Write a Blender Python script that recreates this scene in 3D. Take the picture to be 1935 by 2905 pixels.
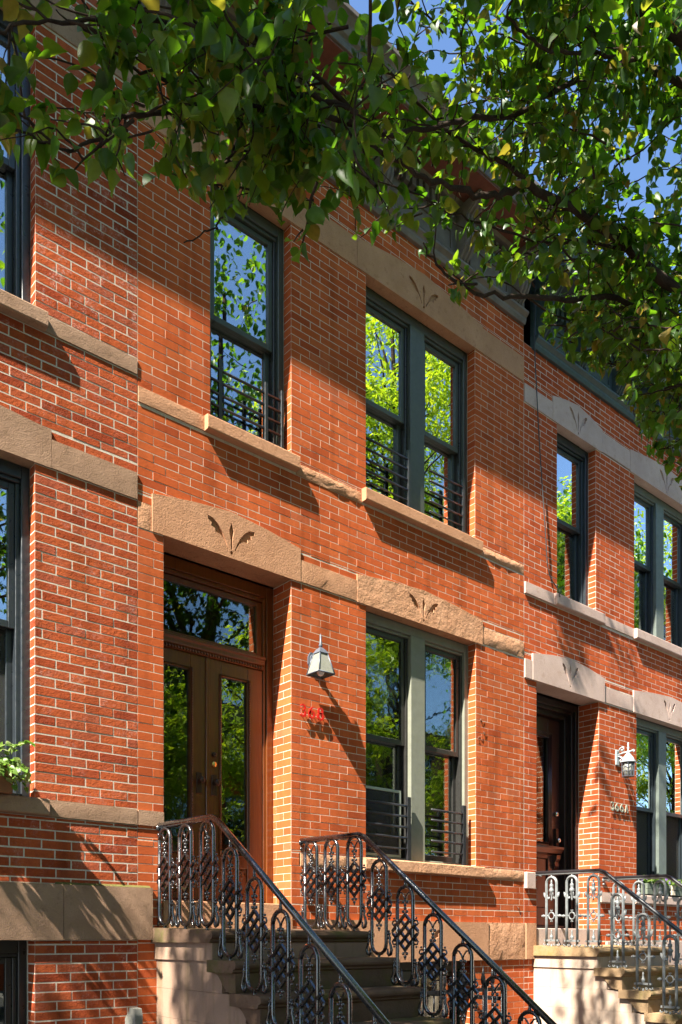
import bpy, bmesh, math, random
import numpy as np
from mathutils import Vector, Matrix
from mathutils.geometry import tessellate_polygon

R = math.radians
rnd = random.Random(7)
for o in list(bpy.data.objects):
    bpy.data.objects.remove(o)
scene = bpy.context.scene
col = scene.collection

# ------------------------------------------------------------------ camera
TH = R(40.375)
cam_d = bpy.data.cameras.new('camera')
cam = bpy.data.objects.new('camera', cam_d)
col.objects.link(cam)
cam.location = (0, -5.53, 1.6)
cam.rotation_euler = (R(90), 0, -TH)
cam_d.sensor_fit = 'HORIZONTAL'
cam_d.sensor_width = 36
cam_d.lens = 44.65
cam_d.shift_y = 0.624
cam_d.clip_start = 0.05
cam_d.clip_end = 600
scene.camera = cam

# ------------------------------------------------------------------ sky, sun, exposure
SUN = Vector((4.0, 1.0, -4.85)).normalized()          # the way the light travels
elev = math.asin(-SUN.z)
w = bpy.data.worlds.new('World')
scene.world = w
w.use_nodes = True
nt = w.node_tree
bg = nt.nodes['Background']
sky = nt.nodes.new('ShaderNodeTexSky')
sky.sky_type = 'NISHITA'
sky.sun_disc = False
sky.sun_elevation = elev
sky.sun_rotation = math.atan2(-SUN.x, -SUN.y)
sky.air_density = 1.0
sky.dust_density = 0.6
sky.ozone_density = 6.0
nt.links.new(sky.outputs[0], bg.inputs[0])
bg.inputs[1].default_value = 0.068
sun_d = bpy.data.lights.new('sun', 'SUN')
sun_d.energy = 5.0
sun_d.angle = R(0.53)
sun_d.color = (1.0, 0.93, 0.82)
sun = bpy.data.objects.new('sun', sun_d)
sun.location = (-20, -8, 25)
sun.rotation_euler = SUN.to_track_quat('-Z', 'Y').to_euler()
col.objects.link(sun)
vs = scene.view_settings
vs.view_transform = 'Standard'
vs.look = 'None'
vs.exposure = 2.32
vs.gamma = 1
vs.use_curve_mapping = False
scene.cycles.use_denoising = True
scene.cycles.max_bounces = 8
scene.cycles.transparent_max_bounces = 16

# ------------------------------------------------------------------ materials
def mat(name):
    m = bpy.data.materials.new(name)
    m.use_nodes = True
    n = m.node_tree
    b = n.nodes['Principled BSDF']
    return m, n, b

def node(n, t, **kw):
    x = n.nodes.new(t)
    for k, v in kw.items():
        setattr(x, k, v)
    return x

def ramp(n, fac, stops):
    r = node(n, 'ShaderNodeValToRGB')
    el = r.color_ramp.elements
    while len(el) < len(stops):
        el.new(0.5)
    for e, (p, c) in zip(el, stops):
        e.position = p
        e.color = (*c, 1)
    n.links.new(fac, r.inputs[0])
    return r.outputs[0]

def mixc(n, fac, a, b, mode='MIX'):
    m = node(n, 'ShaderNodeMix', data_type='RGBA', blend_type=mode)
    for i, v in ((0, fac), (6, a), (7, b)):
        if hasattr(v, 'links'):
            n.links.new(v, m.inputs[i])
        elif isinstance(v, (int, float)):
            m.inputs[i].default_value = v
        else:
            m.inputs[i].default_value = (*v, 1)
    return m.outputs[2]

def noise(n, scale, detail=4, rough=.55, vec=None, out=0, dist=0):
    x = node(n, 'ShaderNodeTexNoise')
    x.inputs['Scale'].default_value = scale
    x.inputs['Detail'].default_value = detail
    x.inputs['Roughness'].default_value = rough
    x.inputs['Distortion'].default_value = dist
    if vec is None:
        g = node(n, 'ShaderNodeNewGeometry')
        vec = g.outputs['Position']
    n.links.new(vec, x.inputs['Vector'])
    return x.outputs[out]

def mrange(n, v, a, b, c=0., d=1.):
    x = node(n, 'ShaderNodeMapRange')
    n.links.new(v, x.inputs[0])
    for i, q in enumerate((a, b, c, d)):
        x.inputs[i + 1].default_value = q
    return x.outputs[0]

def math_(n, op, a, b=0.5):
    x = node(n, 'ShaderNodeMath', operation=op)
    for i, v in enumerate((a, b)):
        if hasattr(v, 'links'):
            n.links.new(v, x.inputs[i])
        else:
            x.inputs[i].default_value = v
    return x.outputs[0]

def bump(n, b, h, strength, dist):
    x = node(n, 'ShaderNodeBump')
    x.inputs['Strength'].default_value = strength
    x.inputs['Distance'].default_value = dist
    n.links.new(h, x.inputs['Height'])
    n.links.new(x.outputs[0], b.inputs['Normal'])
    return x

def stone(name, c1, c2, c3=None, scale=3., bscale=90., bs=.5, bd=.006, rough=.9, moss=None, streak=False, low=.5):
    m, n, b = mat(name)
    a = noise(n, scale, 6, .65)
    c = ramp(n, a, [(.32, c1), (.68, c2)])
    if c3:
        f = mrange(n, noise(n, scale * 5, 5, .7), .55, .75)
        c = mixc(n, f, c, c3)
    if streak:
        g = node(n, 'ShaderNodeNewGeometry')
        mp = node(n, 'ShaderNodeMapping')
        mp.inputs['Scale'].default_value = (9, 9, .8)
        n.links.new(g.outputs['Position'], mp.inputs['Vector'])
        s = mrange(n, noise(n, 1.6, 4, .6, mp.outputs[0]), .5, .72)
        c = mixc(n, math_(n, 'MULTIPLY', s, .55), c, streak)
    if moss:
        f = mrange(n, noise(n, 2.2, 5, .7), .5, .66)
        c = mixc(n, math_(n, 'MULTIPLY', f, .8), c, moss)
    gr = mrange(n, noise(n, 420, 2, .5), .3, .7, .78, 1.18)
    v = node(n, 'ShaderNodeVectorMath', operation='SCALE')
    n.links.new(c, v.inputs[0])
    n.links.new(gr, v.inputs['Scale'])
    n.links.new(v.outputs[0], b.inputs['Base Color'])
    b.inputs['Roughness'].default_value = rough
    b.inputs['Specular IOR Level'].default_value = .03
    h = math_(n, 'ADD', noise(n, bscale, 6, .7), math_(n, 'MULTIPLY', noise(n, bscale * .2, 5, .6), low))
    bump(n, b, h, bs, bd)
    return m

def brickmat(name, cols, mott, white=0., bs=.6, bd=.004, green=False):
    m, n, b = mat(name)
    at = node(n, 'ShaderNodeAttribute', attribute_name='tone')
    sep = node(n, 'ShaderNodeSeparateColor')
    n.links.new(at.outputs['Color'], sep.inputs[0])
    c = ramp(n, sep.outputs[0], cols)
    f = mrange(n, noise(n, 22, 6, .7), .42, .72)
    c = mixc(n, math_(n, 'MULTIPLY', f, .55), c, mott)
    f2 = mrange(n, noise(n, 140, 4, .7), .58, .74)
    c = mixc(n, math_(n, 'MULTIPLY', f2, .45), c, tuple(x * .35 for x in mott))
    if white:
        f3 = mrange(n, noise(n, 7, 6, .75), .50, .68)
        f4 = mrange(n, noise(n, 60, 5, .7), .45, .62)
        f5 = math_(n, 'MULTIPLY', math_(n, 'MULTIPLY', f3, f4), sep.outputs[1])
        c = mixc(n, math_(n, 'MULTIPLY', f5, white), c, (.62, .50, .46))
    # broad weathering that follows the wall, not the light
    gg = node(n, 'ShaderNodeNewGeometry')
    mp = node(n, 'ShaderNodeMapping')
    mp.inputs['Scale'].default_value = (6, 6, .55)
    n.links.new(gg.outputs['Position'], mp.inputs['Vector'])
    run = mrange(n, noise(n, 1.0, 5, .6, mp.outputs[0]), .48, .72, 1.0, .66)
    f6 = math_(n, 'MULTIPLY', mrange(n, noise(n, 1.1, 4, .6), .35, .7, .82, 1.1), run)
    v = node(n, 'ShaderNodeVectorMath', operation='SCALE')
    n.links.new(c, v.inputs[0])
    n.links.new(f6, v.inputs['Scale'])
    n.links.new(v.outputs[0], b.inputs['Base Color'])
    b.inputs['Roughness'].default_value = .92
    b.inputs['Specular IOR Level'].default_value = .0
    h = math_(n, 'ADD', noise(n, 150, 5, .75), math_(n, 'MULTIPLY', noise(n, 38, 4, .65), 1.6))
    bp = bump(n, b, h, bs, bd)
    n.links.new(math_(n, 'MULTIPLY_ADD' if False else 'ADD', math_(n, 'MULTIPLY', sep.outputs[2], bs * 1.2), bs * .45), bp.inputs['Strength'])
    return m

def plain(name, c, rough=.5, metal=0., var=.12, vscale=12., bs=0., bscale=60., bd=.003, spec=.5, coat=0.):
    m, n, b = mat(name)
    f = mrange(n, noise(n, vscale, 5, .65), .3, .7, 1 - var, 1 + var)
    v = node(n, 'ShaderNodeVectorMath', operation='SCALE')
    v.inputs[0].default_value = c
    n.links.new(f, v.inputs['Scale'])
    n.links.new(v.outputs[0], b.inputs['Base Color'])
    n.links.new(mrange(n, noise(n, vscale * 2.3, 4), .3, .7, max(.02, rough - .1), min(1, rough + .1)), b.inputs['Roughness'])
    b.inputs['Metallic'].default_value = metal
    b.inputs['Specular IOR Level'].default_value = spec
    b.inputs['Coat Weight'].default_value = coat
    if bs:
        bump(n, b, noise(n, bscale, 5, .7), bs, bd)
    return m

def wood(name, c1, c2, rough=.35, coat=.3):
    m, n, b = mat(name)
    g = node(n, 'ShaderNodeNewGeometry')
    mp = node(n, 'ShaderNodeMapping')
    mp.inputs['Scale'].default_value = (26, 26, 1.6)
    n.links.new(g.outputs['Position'], mp.inputs['Vector'])
    a = noise(n, 2.2, 6, .65, mp.outputs[0], dist=.6)
    n.links.new(ramp(n, a, [(.3, c1), (.7, c2)]), b.inputs['Base Color'])
    b.inputs['Roughness'].default_value = rough
    b.inputs['Coat Weight'].default_value = coat
    b.inputs['Coat Roughness'].default_value = .22
    bump(n, b, a, .15, .001)
    return m

def glassmat(name, boost, wavy=.0, tint=(.95, 1., .98)):
    m = bpy.data.materials.new(name)
    m.use_nodes = True
    n = m.node_tree
    n.nodes.clear()
    out = node(n, 'ShaderNodeOutputMaterial')
    mx = node(n, 'ShaderNodeMixShader')
    tr = node(n, 'ShaderNodeBsdfTransparent')
    tr.inputs[0].default_value = (*[.82 * t for t in tint], 1)
    gl = node(n, 'ShaderNodeBsdfGlossy')
    gl.inputs['Roughness'].default_value = 0.0
    gl.inputs['Color'].default_value = (*tint, 1)
    fr = node(n, 'ShaderNodeFresnel')
    fr.inputs[0].default_value = 1.52
    f = math_(n, 'MINIMUM', math_(n, 'MULTIPLY', fr.outputs[0], boost), .9)
    n.links.new(f, mx.inputs[0])
    n.links.new(tr.outputs[0], mx.inputs[1])
    n.links.new(gl.outputs[0], mx.inputs[2])
    n.links.new(mx.outputs[0], out.inputs[0])
    if wavy:
        bp = node(n, 'ShaderNodeBump')
        bp.inputs['Strength'].default_value = wavy
        bp.inputs['Distance'].default_value = .01
        n.links.new(noise(n, 7, 2, .4), bp.inputs['Height'])
        n.links.new(bp.outputs[0], gl.inputs['Normal'])
    return m

def leafmat(name, stops, trans, tw=.45, rough=.42, spec=.35):
    m = bpy.data.materials.new(name)
    m.use_nodes = True
    n = m.node_tree
    b = n.nodes['Principled BSDF']
    out = n.nodes['Material Output']
    at = node(n, 'ShaderNodeAttribute', attribute_name='tone')
    sep = node(n, 'ShaderNodeSeparateColor')
    n.links.new(at.outputs['Color'], sep.inputs[0])
    c = ramp(n, sep.outputs[0], stops)
    c = mixc(n, mrange(n, noise(n, 70, 5, .65), .42, .66, 0, .6), c, tuple(x * .55 for x in stops[0][1]))
    n.links.new(c, b.inputs['Base Color'])
    b.inputs['Roughness'].default_value = rough
    b.inputs['Specular IOR Level'].default_value = spec
    t = node(n, 'ShaderNodeBsdfTranslucent')
    ct = ramp(n, sep.outputs[0], trans)
    n.links.new(ct, t.inputs[0])
    mx = node(n, 'ShaderNodeMixShader')
    mx.inputs[0].default_value = tw
    n.links.new(b.outputs[0], mx.inputs[1])
    n.links.new(t.outputs[0], mx.inputs[2])
    n.links.new(mx.outputs[0], out.inputs[0])
    return m

M = {}
M['brick_mid'] = brickmat('pressed brick orange', [(0, (.33, .066, .024)), (.12, (.415, .088, .028)), (.6, (.455, .102, .032)), (.92, (.49, .12, .039)), (1, (.41, .112, .05))], (.34, .078, .032), bs=.26)
M['brick_left'] = brickmat('weathered brick red', [(0, (.26, .050, .022)), (.2, (.35, .074, .027)), (.75, (.42, .098, .034)), (1, (.34, .088, .045))], (.24, .05, .03), white=.85, bs=.95, bd=.005)
M['brick_right'] = brickmat('brick red clean', [(0, (.33, .063, .023)), (.15, (.40, .082, .028)), (.8, (.445, .097, .032)), (1, (.39, .083, .033))], (.33, .066, .028), bs=.24)
M['mortar_mid'] = stone('mortar cream', (.48, .40, .31), (.60, .52, .42), (.09, .065, .045), 14, 160, .6, .004)
M['mortar_left'] = stone('mortar pale', (.46, .41, .335), (.57, .51, .42), (.15, .115, .085), 14, 160, .6, .004)
M['mortar_right'] = stone('mortar white', (.50, .44, .36), (.62, .56, .47), (.14, .10, .075), 14, 160, .6, .004)
M['stone_mid'] = stone('brownstone tan', (.37, .19, .105), (.46, .25, .145), (.28, .14, .075), 3.2, 70, .55, .010)
M['stone_spalled'] = stone('brownstone spalled', (.40, .205, .112), (.50, .28, .165), (.29, .145, .08), 4.5, 32, .7, .016, low=1.8)
M['stone_left'] = stone('brownstone stucco grey', (.25, .155, .10), (.34, .22, .148), (.20, .125, .08), 2.6, 120, .6, .008)
M['stone_right'] = stone('brownstone stucco pink', (.40, .29, .245), (.50, .38, .325), (.36, .25, .20), 2.2, 150, .35, .005)
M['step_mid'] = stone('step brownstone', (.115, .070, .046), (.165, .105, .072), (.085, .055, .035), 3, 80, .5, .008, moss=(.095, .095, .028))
M['step_right'] = stone('step sandstone', (.25, .165, .092), (.33, .225, .13), (.19, .125, .065), 3, 80, .45, .007, moss=(.14, .125, .035))
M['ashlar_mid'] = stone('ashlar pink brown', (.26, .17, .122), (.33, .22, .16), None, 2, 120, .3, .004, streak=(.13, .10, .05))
M['ashlar_right'] = stone('ashlar cream', (.37, .285, .22), (.44, .35, .28), None, 2, 120, .3, .004, streak=(.30, .19, .11))
M['frame_left'] = plain('window paint blue black', (.018, .023, .028), .35, var=.15, spec=.6)
M['frame_mid'] = plain('window paint grey green', (.048, .056, .046), .42, var=.1)
M['casing_mid'] = plain('casing paint olive grey', (.17, .175, .135), .5, var=.1, bs=.1)
M['sash_mid'] = plain('sash bronze', (.022, .021, .019), .35, spec=.5)
M['frame_right'] = plain('window paint slate', (.018, .025, .03), .4)
M['casing_right'] = plain('casing paint sage', (.10, .12, .105), .5)
M['guard'] = plain('guard black', (.014, .014, .016), .35, spec=.6)
M['screen_frame'] = plain('screen frame aluminium', (.32, .36, .30), .4, var=.1)
M['screen'] = plain('screen mesh', (.035, .038, .036), .8, var=.1)
def seethrough(m, k):
    n = m.node_tree
    t = node(n, 'ShaderNodeBsdfTransparent'); mx = node(n, 'ShaderNodeMixShader')
    mx.inputs[0].default_value = k
    n.links.new(n.nodes['Principled BSDF'].outputs[0], mx.inputs[1]); n.links.new(t.outputs[0], mx.inputs[2])
    n.links.new(mx.outputs[0], n.nodes['Material Output'].inputs[0])
seethrough(M['screen'], .45)
M['iron'] = plain('gloss black iron', (.009, .0095, .011), .26, metal=.0, var=.3, spec=.85, coat=.8, bs=.15, bscale=160, bd=.002)
M['iron_grey'] = plain('silver painted iron', (.15, .16, .16), .42, var=.2, vscale=30, bs=.3, bscale=200, bd=.002)
M['door_wood'] = wood('varnished oak', (.085, .021, .0035), (.155, .043, .0075), .3, .3)
M['door_dark'] = wood('mahogany paint', (.022, .0075, .006), (.04, .013, .010), .3, .4)
M['door_frame_dark'] = plain('door frame black brown', (.012, .007, .006), .4)
M['brass'] = plain('brass', (.75, .52, .16), .25, metal=1)
M['bronze'] = plain('aged bronze', (.055, .03, .022), .4, metal=.6)
M['steel'] = plain('polished steel', (.6, .6, .6), .2, metal=1)
M['cornice_mid'] = plain('cornice brown grey paint', (.125, .10, .085), .6, var=.3, vscale=6, bs=.3)
M['soffit_mid'] = plain('soffit rust red', (.13, .04, .022), .7, var=.2)
M['cornice_right'] = plain('cornice blue green paint', (.035, .055, .058), .5, var=.15)
M['cornice_left'] = plain('cornice grey paint', (.08, .075, .07), .6, var=.2)
M['lamp_paint'] = plain('lamp grey paint', (.075, .085, .105), .45, var=.2, vscale=40)
M['lamp_glass'] = plain('seeded lamp glass', (.20, .20, .165), .3, var=.1)
M['lamp_white'] = plain('lamp white chalky paint', (.27, .30, .31), .5, var=.2, vscale=50)
M['bulb'] = plain('white bulb', (.85, .85, .82), .3, var=.02)
M['red'] = plain('red enamel', (.5, .010, .009), .3, var=.05, coat=.4)
M['number_metal'] = plain('verdigris bronze', (.28, .30, .23), .45, metal=.4, var=.2)
M['cable'] = plain('black cable', (.02, .02, .02), .5)
M['post_wood'] = plain('weathered grey wood', (.17, .165, .14), .85, var=.3, bs=.5, bscale=40)
M['terracotta'] = plain('planter brown', (.24, .10, .045), .7, var=.2)
M['planter_wood'] = plain('mossy grey planter board', (.10, .12, .09), .8, var=.3, bs=.4)
M['planter_stone'] = plain('pale stone block', (.55, .46, .34), .8, var=.2)
M['twig_dead'] = plain('dead vine', (.12, .055, .03), .8)
M['bark'] = stone('bark grey brown', (.030, .021, .017), (.058, .043, .034), (.018, .013, .011), 9, 60, .7, .008)
M['interior'] = plain('interior plaster', (.20, .18, .15), .8, var=.05)
M['interior_floor'] = plain('interior floor', (.12, .07, .04), .6)
M['blind'] = plain('white blind', (.55, .56, .55), .6, var=.03)
M['glass_up'] = glassmat('window glass coated', 8.5, .0)
M['glass_old'] = glassmat('window glass wavy', 2.5, .05)
M['glass_door'] = glassmat('door glass', 1.7, .02)
M['concrete'] = stone('sidewalk concrete', (.125, .118, .107), (.17, .16, .145), (.10, .095, .09), 1.5, 90, .4, .006)
M['asphalt'] = stone('asphalt', (.045, .045, .046), (.065, .064, .062), None, 2, 120, .6, .008)
M['kerb'] = stone('kerb stone', (.28, .27, .25), (.36, .35, .33), None, 2, 90, .4, .006)
M['roof'] = plain('roof tar', (.05, .05, .05), .9)
M['moss'] = stone('mossy brick ledge', (.08, .09, .025), (.17, .12, .05), (.25, .12, .06), 9, 80, .6, .01)
M['leaf'] = leafmat('pear leaf', [(0, (.016, .050, .006)), (.45, (.036, .092, .010)), (.8, (.068, .125, .014)), (.9, (.12, .10, .02)), (1, (.19, .12, .03))],
                    [(0, (.09, .25, .006)), (.5, (.17, .38, .008)), (.8, (.30, .46, .012)), (1, (.40, .30, .03))], .40)
M['leaf_far'] = leafmat('locust leaf', [(0, (.10, .17, .012)), (.5, (.19, .28, .015)), (1, (.30, .37, .025))],
                        [(0, (.24, .42, .012)), (.5, (.42, .58, .012)), (1, (.58, .66, .02))], .5)
M['leaf_plant'] = leafmat('houseplant leaf', [(0, (.06, .14, .02)), (.6, (.14, .25, .035)), (1, (.40, .44, .24))],
                          [(0, (.2, .4, .03)), (1, (.5, .6, .2))], .3)
M['petal_purple'] = plain('purple petal', (.22, .10, .42), .6)
M['petal_white'] = plain('pale petal', (.60, .55, .62), .6)

# ------------------------------------------------------------------ mesh helpers
class MB:
    def __init__(s):
        s.v = []; s.f = []; s.sm = []; s.tone = []
    def add(s, vs, fs, smooth=False, tone=None):
        k = len(s.v)
        s.v += [tuple(p) for p in vs]
        s.f += [tuple(i + k for i in q) for q in fs]
        s.sm += [smooth] * len(fs)
        s.tone += [tone or (0, 0, 0)] * len(fs)
        return s
    def box(s, x0, x1, y0, y1, z0, z1):
        return s.add([(x, y, z) for x in (x0, x1) for y in (y0, y1) for z in (z0, z1)],
                     [(0, 1, 3, 2), (4, 6, 7, 5), (0, 4, 5, 1), (2, 3, 7, 6), (0, 2, 6, 4), (1, 5, 7, 3)])
    def prism(s, poly, a, b, axis='x', smooth=False):
        # poly: list of (u,v); axis x: (y,z); axis y: (x,z); axis z: (x,y)
        def P(q, t):
            return (t, q[0], q[1]) if axis == 'x' else ((q[0], t, q[1]) if axis == 'y' else (q[0], q[1], t))
        n = len(poly)
        vs_ = [P(q, a) for q in poly] + [P(q, b) for q in poly]
        s.add(vs_, [(i, (i + 1) % n, n + (i + 1) % n, n + i) for i in range(n)], smooth)
        tri = tessellate_polygon([[Vector((q[0], q[1], 0)) for q in poly]])
        s.add(vs_[:n], [t for t in tri]); s.add(vs_[n:], [t[::-1] for t in tri])
        return s
    def tube(s, pts, r, n=6, cap=True, flat=None):
        pts = [Vector(p) for p in pts]
        rs = r if isinstance(r, (list, tuple)) else [r] * len(pts)
        vs_ = []; ref = None
        for i, p in enumerate(pts):
            d = (pts[min(i + 1, len(pts) - 1)] - pts[max(i - 1, 0)])
            d = d.normalized() if d.length > 1e-9 else Vector((0, 0, 1))
            if ref is None:
                ref = Vector((1, 0, 0)) if abs(d.x) < .9 else Vector((0, 1, 0))
            u = (ref - d * ref.dot(d)).normalized(); ref = u
            v = d.cross(u)
            fx = flat or 1.
            for k in range(n):
                a = 2 * math.pi * (k + .5) / n
                vs_.append(p + (u * math.cos(a) * fx + v * math.sin(a)) * rs[i])
        fs = [(i * n + k, i * n + (k + 1) % n, (i + 1) * n + (k + 1) % n, (i + 1) * n + k) for i in range(len(pts) - 1) for k in range(n)]
        if cap:
            fs += [tuple(range(n))[::-1], tuple((len(pts) - 1) * n + k for k in range(n))]
        return s.add(vs_, fs, n > 4)
    def ball(s, c, r, sq=(1, 1, 1), nu=7, nv=5):
        vs_ = [(c[0], c[1], c[2] + r * sq[2])]
        for j in range(1, nv):
            ph = math.pi * j / nv
            for k in range(nu):
                a = 2 * math.pi * k / nu
                vs_.append((c[0] + r * sq[0] * math.sin(ph) * math.cos(a), c[1] + r * sq[1] * math.sin(ph) * math.sin(a), c[2] + r * sq[2] * math.cos(ph)))
        vs_.append((c[0], c[1], c[2] - r * sq[2]))
        fs = [(0, 1 + k, 1 + (k + 1) % nu) for k in range(nu)]
        for j in range(nv - 2):
            for k in range(nu):
                a = 1 + j * nu; fs.append((a + k, a + nu + k, a + nu + (k + 1) % nu, a + (k + 1) % nu))
        a = 1 + (nv - 2) * nu; e = len(vs_) - 1
        fs += [(a + k, e, a + (k + 1) % nu) for k in range(nu)]
        return s.add(vs_, fs, True)
    def lathe(s, c, prof, n=10, axis='z'):
        vs_ = []
        for r, h in prof:
            for k in range(n):
                a = 2 * math.pi * k / n
                p = (r * math.cos(a), r * math.sin(a), h)
                if axis == 'y':
                    p = (p[0], p[2], p[1])
                vs_.append((c[0] + p[0], c[1] + p[1], c[2] + p[2]))
        m = len(prof)
        fs = [(i * n + k, i * n + (k + 1) % n, (i + 1) * n + (k + 1) % n, (i + 1) * n + k) for i in range(m - 1) for k in range(n)]
        fs += [tuple(range(n))[::-1], tuple((m - 1) * n + k for k in range(n))]
        return s.add(vs_, fs, True)
    def mesh(s, name, m):
        me = bpy.data.meshes.new(name)
        me.from_pydata(s.v, [], s.f)
        me.materials.append(m)
        me.polygons.foreach_set('use_smooth', s.sm)
        if any(t != (0, 0, 0) for t in s.tone):
            a = me.attributes.new('tone', 'FLOAT_COLOR', 'FACE')
            a.data.foreach_set('color', np.array([(*t, 1) for t in s.tone], dtype=np.float32).ravel())
        me.update()
        return me
    def build(s, name, m, parent=None, bevel=0, fix=True, seg=1):
        me = s.mesh(name, m)
        if fix:
            bm = bmesh.new(); bm.from_mesh(me)
            bmesh.ops.recalc_face_normals(bm, faces=bm.faces)
            bm.to_mesh(me); bm.free()
        return link(name, me, parent, bevel, seg)

def link(name, me, parent=None, bevel=0, seg=1):
    o = bpy.data.objects.new(name, me)
    col.objects.link(o)
    if parent:
        attach(o, parent)
    if bevel:
        b = o.modifiers.new('edge', 'BEVEL')
        b.width = bevel; b.segments = seg; b.limit_method = 'ANGLE'; b.angle_limit = R(35)
    return o

def worldloc(p):
    if not p.parent:
        return p.location.copy()
    return p.location + p.matrix_parent_inverse.translation + worldloc(p.parent)

def attach(o, parent):
    o.parent = parent
    o.matrix_parent_inverse = Matrix.Translation(-worldloc(parent))

def tag(o, label=None, cat=None, group=None, kind=None):
    for k, v in (('label', label), ('category', cat), ('group', group), ('kind', kind)):
        if v:
            o[k] = v
    return o

def thing(name, loc, label, cat, group=None):
    o = bpy.data.objects.new(name, None)
    o.empty_display_size = .2
    o.location = loc
    col.objects.link(o)
    return tag(o, label, cat, group)

def joined(mb_list):
    r = MB()
    for m in mb_list:
        r.add(m.v, m.f)
    return r

# ------------------------------------------------------------------ the ground
def struct(name, mb, m, bevel=0):
    o = mb.build(name, m, None, bevel)
    return tag(o, kind='structure')

struct('ground', MB().add([(-300, -300, -.02), (300, -300, -.02), (300, 300, -.02), (-300, 300, -.02)], [(0, 1, 2, 3)]), M['concrete'])
side = MB()
for i in range(-8, 16):
    for j in range(3):
        side.box(i * 1.5 + .006, i * 1.5 + 1.494, -7.0 + j * 1.55 + .006, -7.0 + j * 1.55 + 1.544, -.015, .0)
struct('sidewalk', side, M['concrete'])
struct('kerb', MB().box(-40, 60, -7.2, -7.02, -.14, .0), M['kerb'], .01)
struct('road', MB().add([(-200, -16.5, -.0155), (200, -16.5, -.0155), (200, -7.21, -.0155), (-200, -7.21, -.0155)], [(0, 1, 2, 3)]), M['asphalt'])
struct('front_yard', MB().box(-12, 24, -2.3, .05, -.018, -.002), M['concrete'])

# ------------------------------------------------------------------ brickwork
CS, SN = math.cos(TH), math.sin(TH)
def depth_of(x, y):
    return x * SN + (y + 5.53) * CS
def in_view(x, y, z):
    dp = depth_of(x, y)
    px = (x * CS - (y + 5.53) * SN) / dp * 2400 + 967
    py = 2660 - (z - 1.6) / dp * 2400
    return -20 < px < 1955 and 480 < py < 2925, dp

def brick_shape(mb, o, u, nrm, w_, h, tone, r, ch=.0014, back=.026):
    # o: lower left corner on the face plane; u: along; nrm: outward; z up
    o = Vector(o); u = Vector(u); nrm = Vector(nrm); z = Vector((0, 0, 1))
    pr = .0006 + .0018 * r.random() ** 3.2
    j = lambda: r.uniform(-.0011, .0011)
    cr = [(0, 0), (w_, 0), (w_, h), (0, h)]
    ins = [(ch, ch), (w_ - ch, ch), (w_ - ch, h - ch), (ch, h - ch)]
    tilt = r.uniform(-.0006, .0006)
    outer = [o + u * (a + j()) + z * (b + j()) + nrm * (pr - ch) for a, b in cr]
    inner = [o + u * (a + j() * .6) + z * (b + j() * .6) + nrm * (pr + tilt * (a / w_ - .5)) for a, b in ins]
    rear = [o + u * a + z * b - nrm * back for a, b in cr]
    vs_ = rear + outer + inner
    fs = []
    for i in range(4):
        k = (i + 1) % 4
        fs += [(i, k, 4 + k, 4 + i), (4 + i, 4 + k, 8 + k, 8 + i)]
    fs.append((8, 9, 10, 11))
    mb.add(vs_, fs, False, tone)

def tone_of(r, rough, white):
    return (r.random(), white(r), rough(r))

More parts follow.
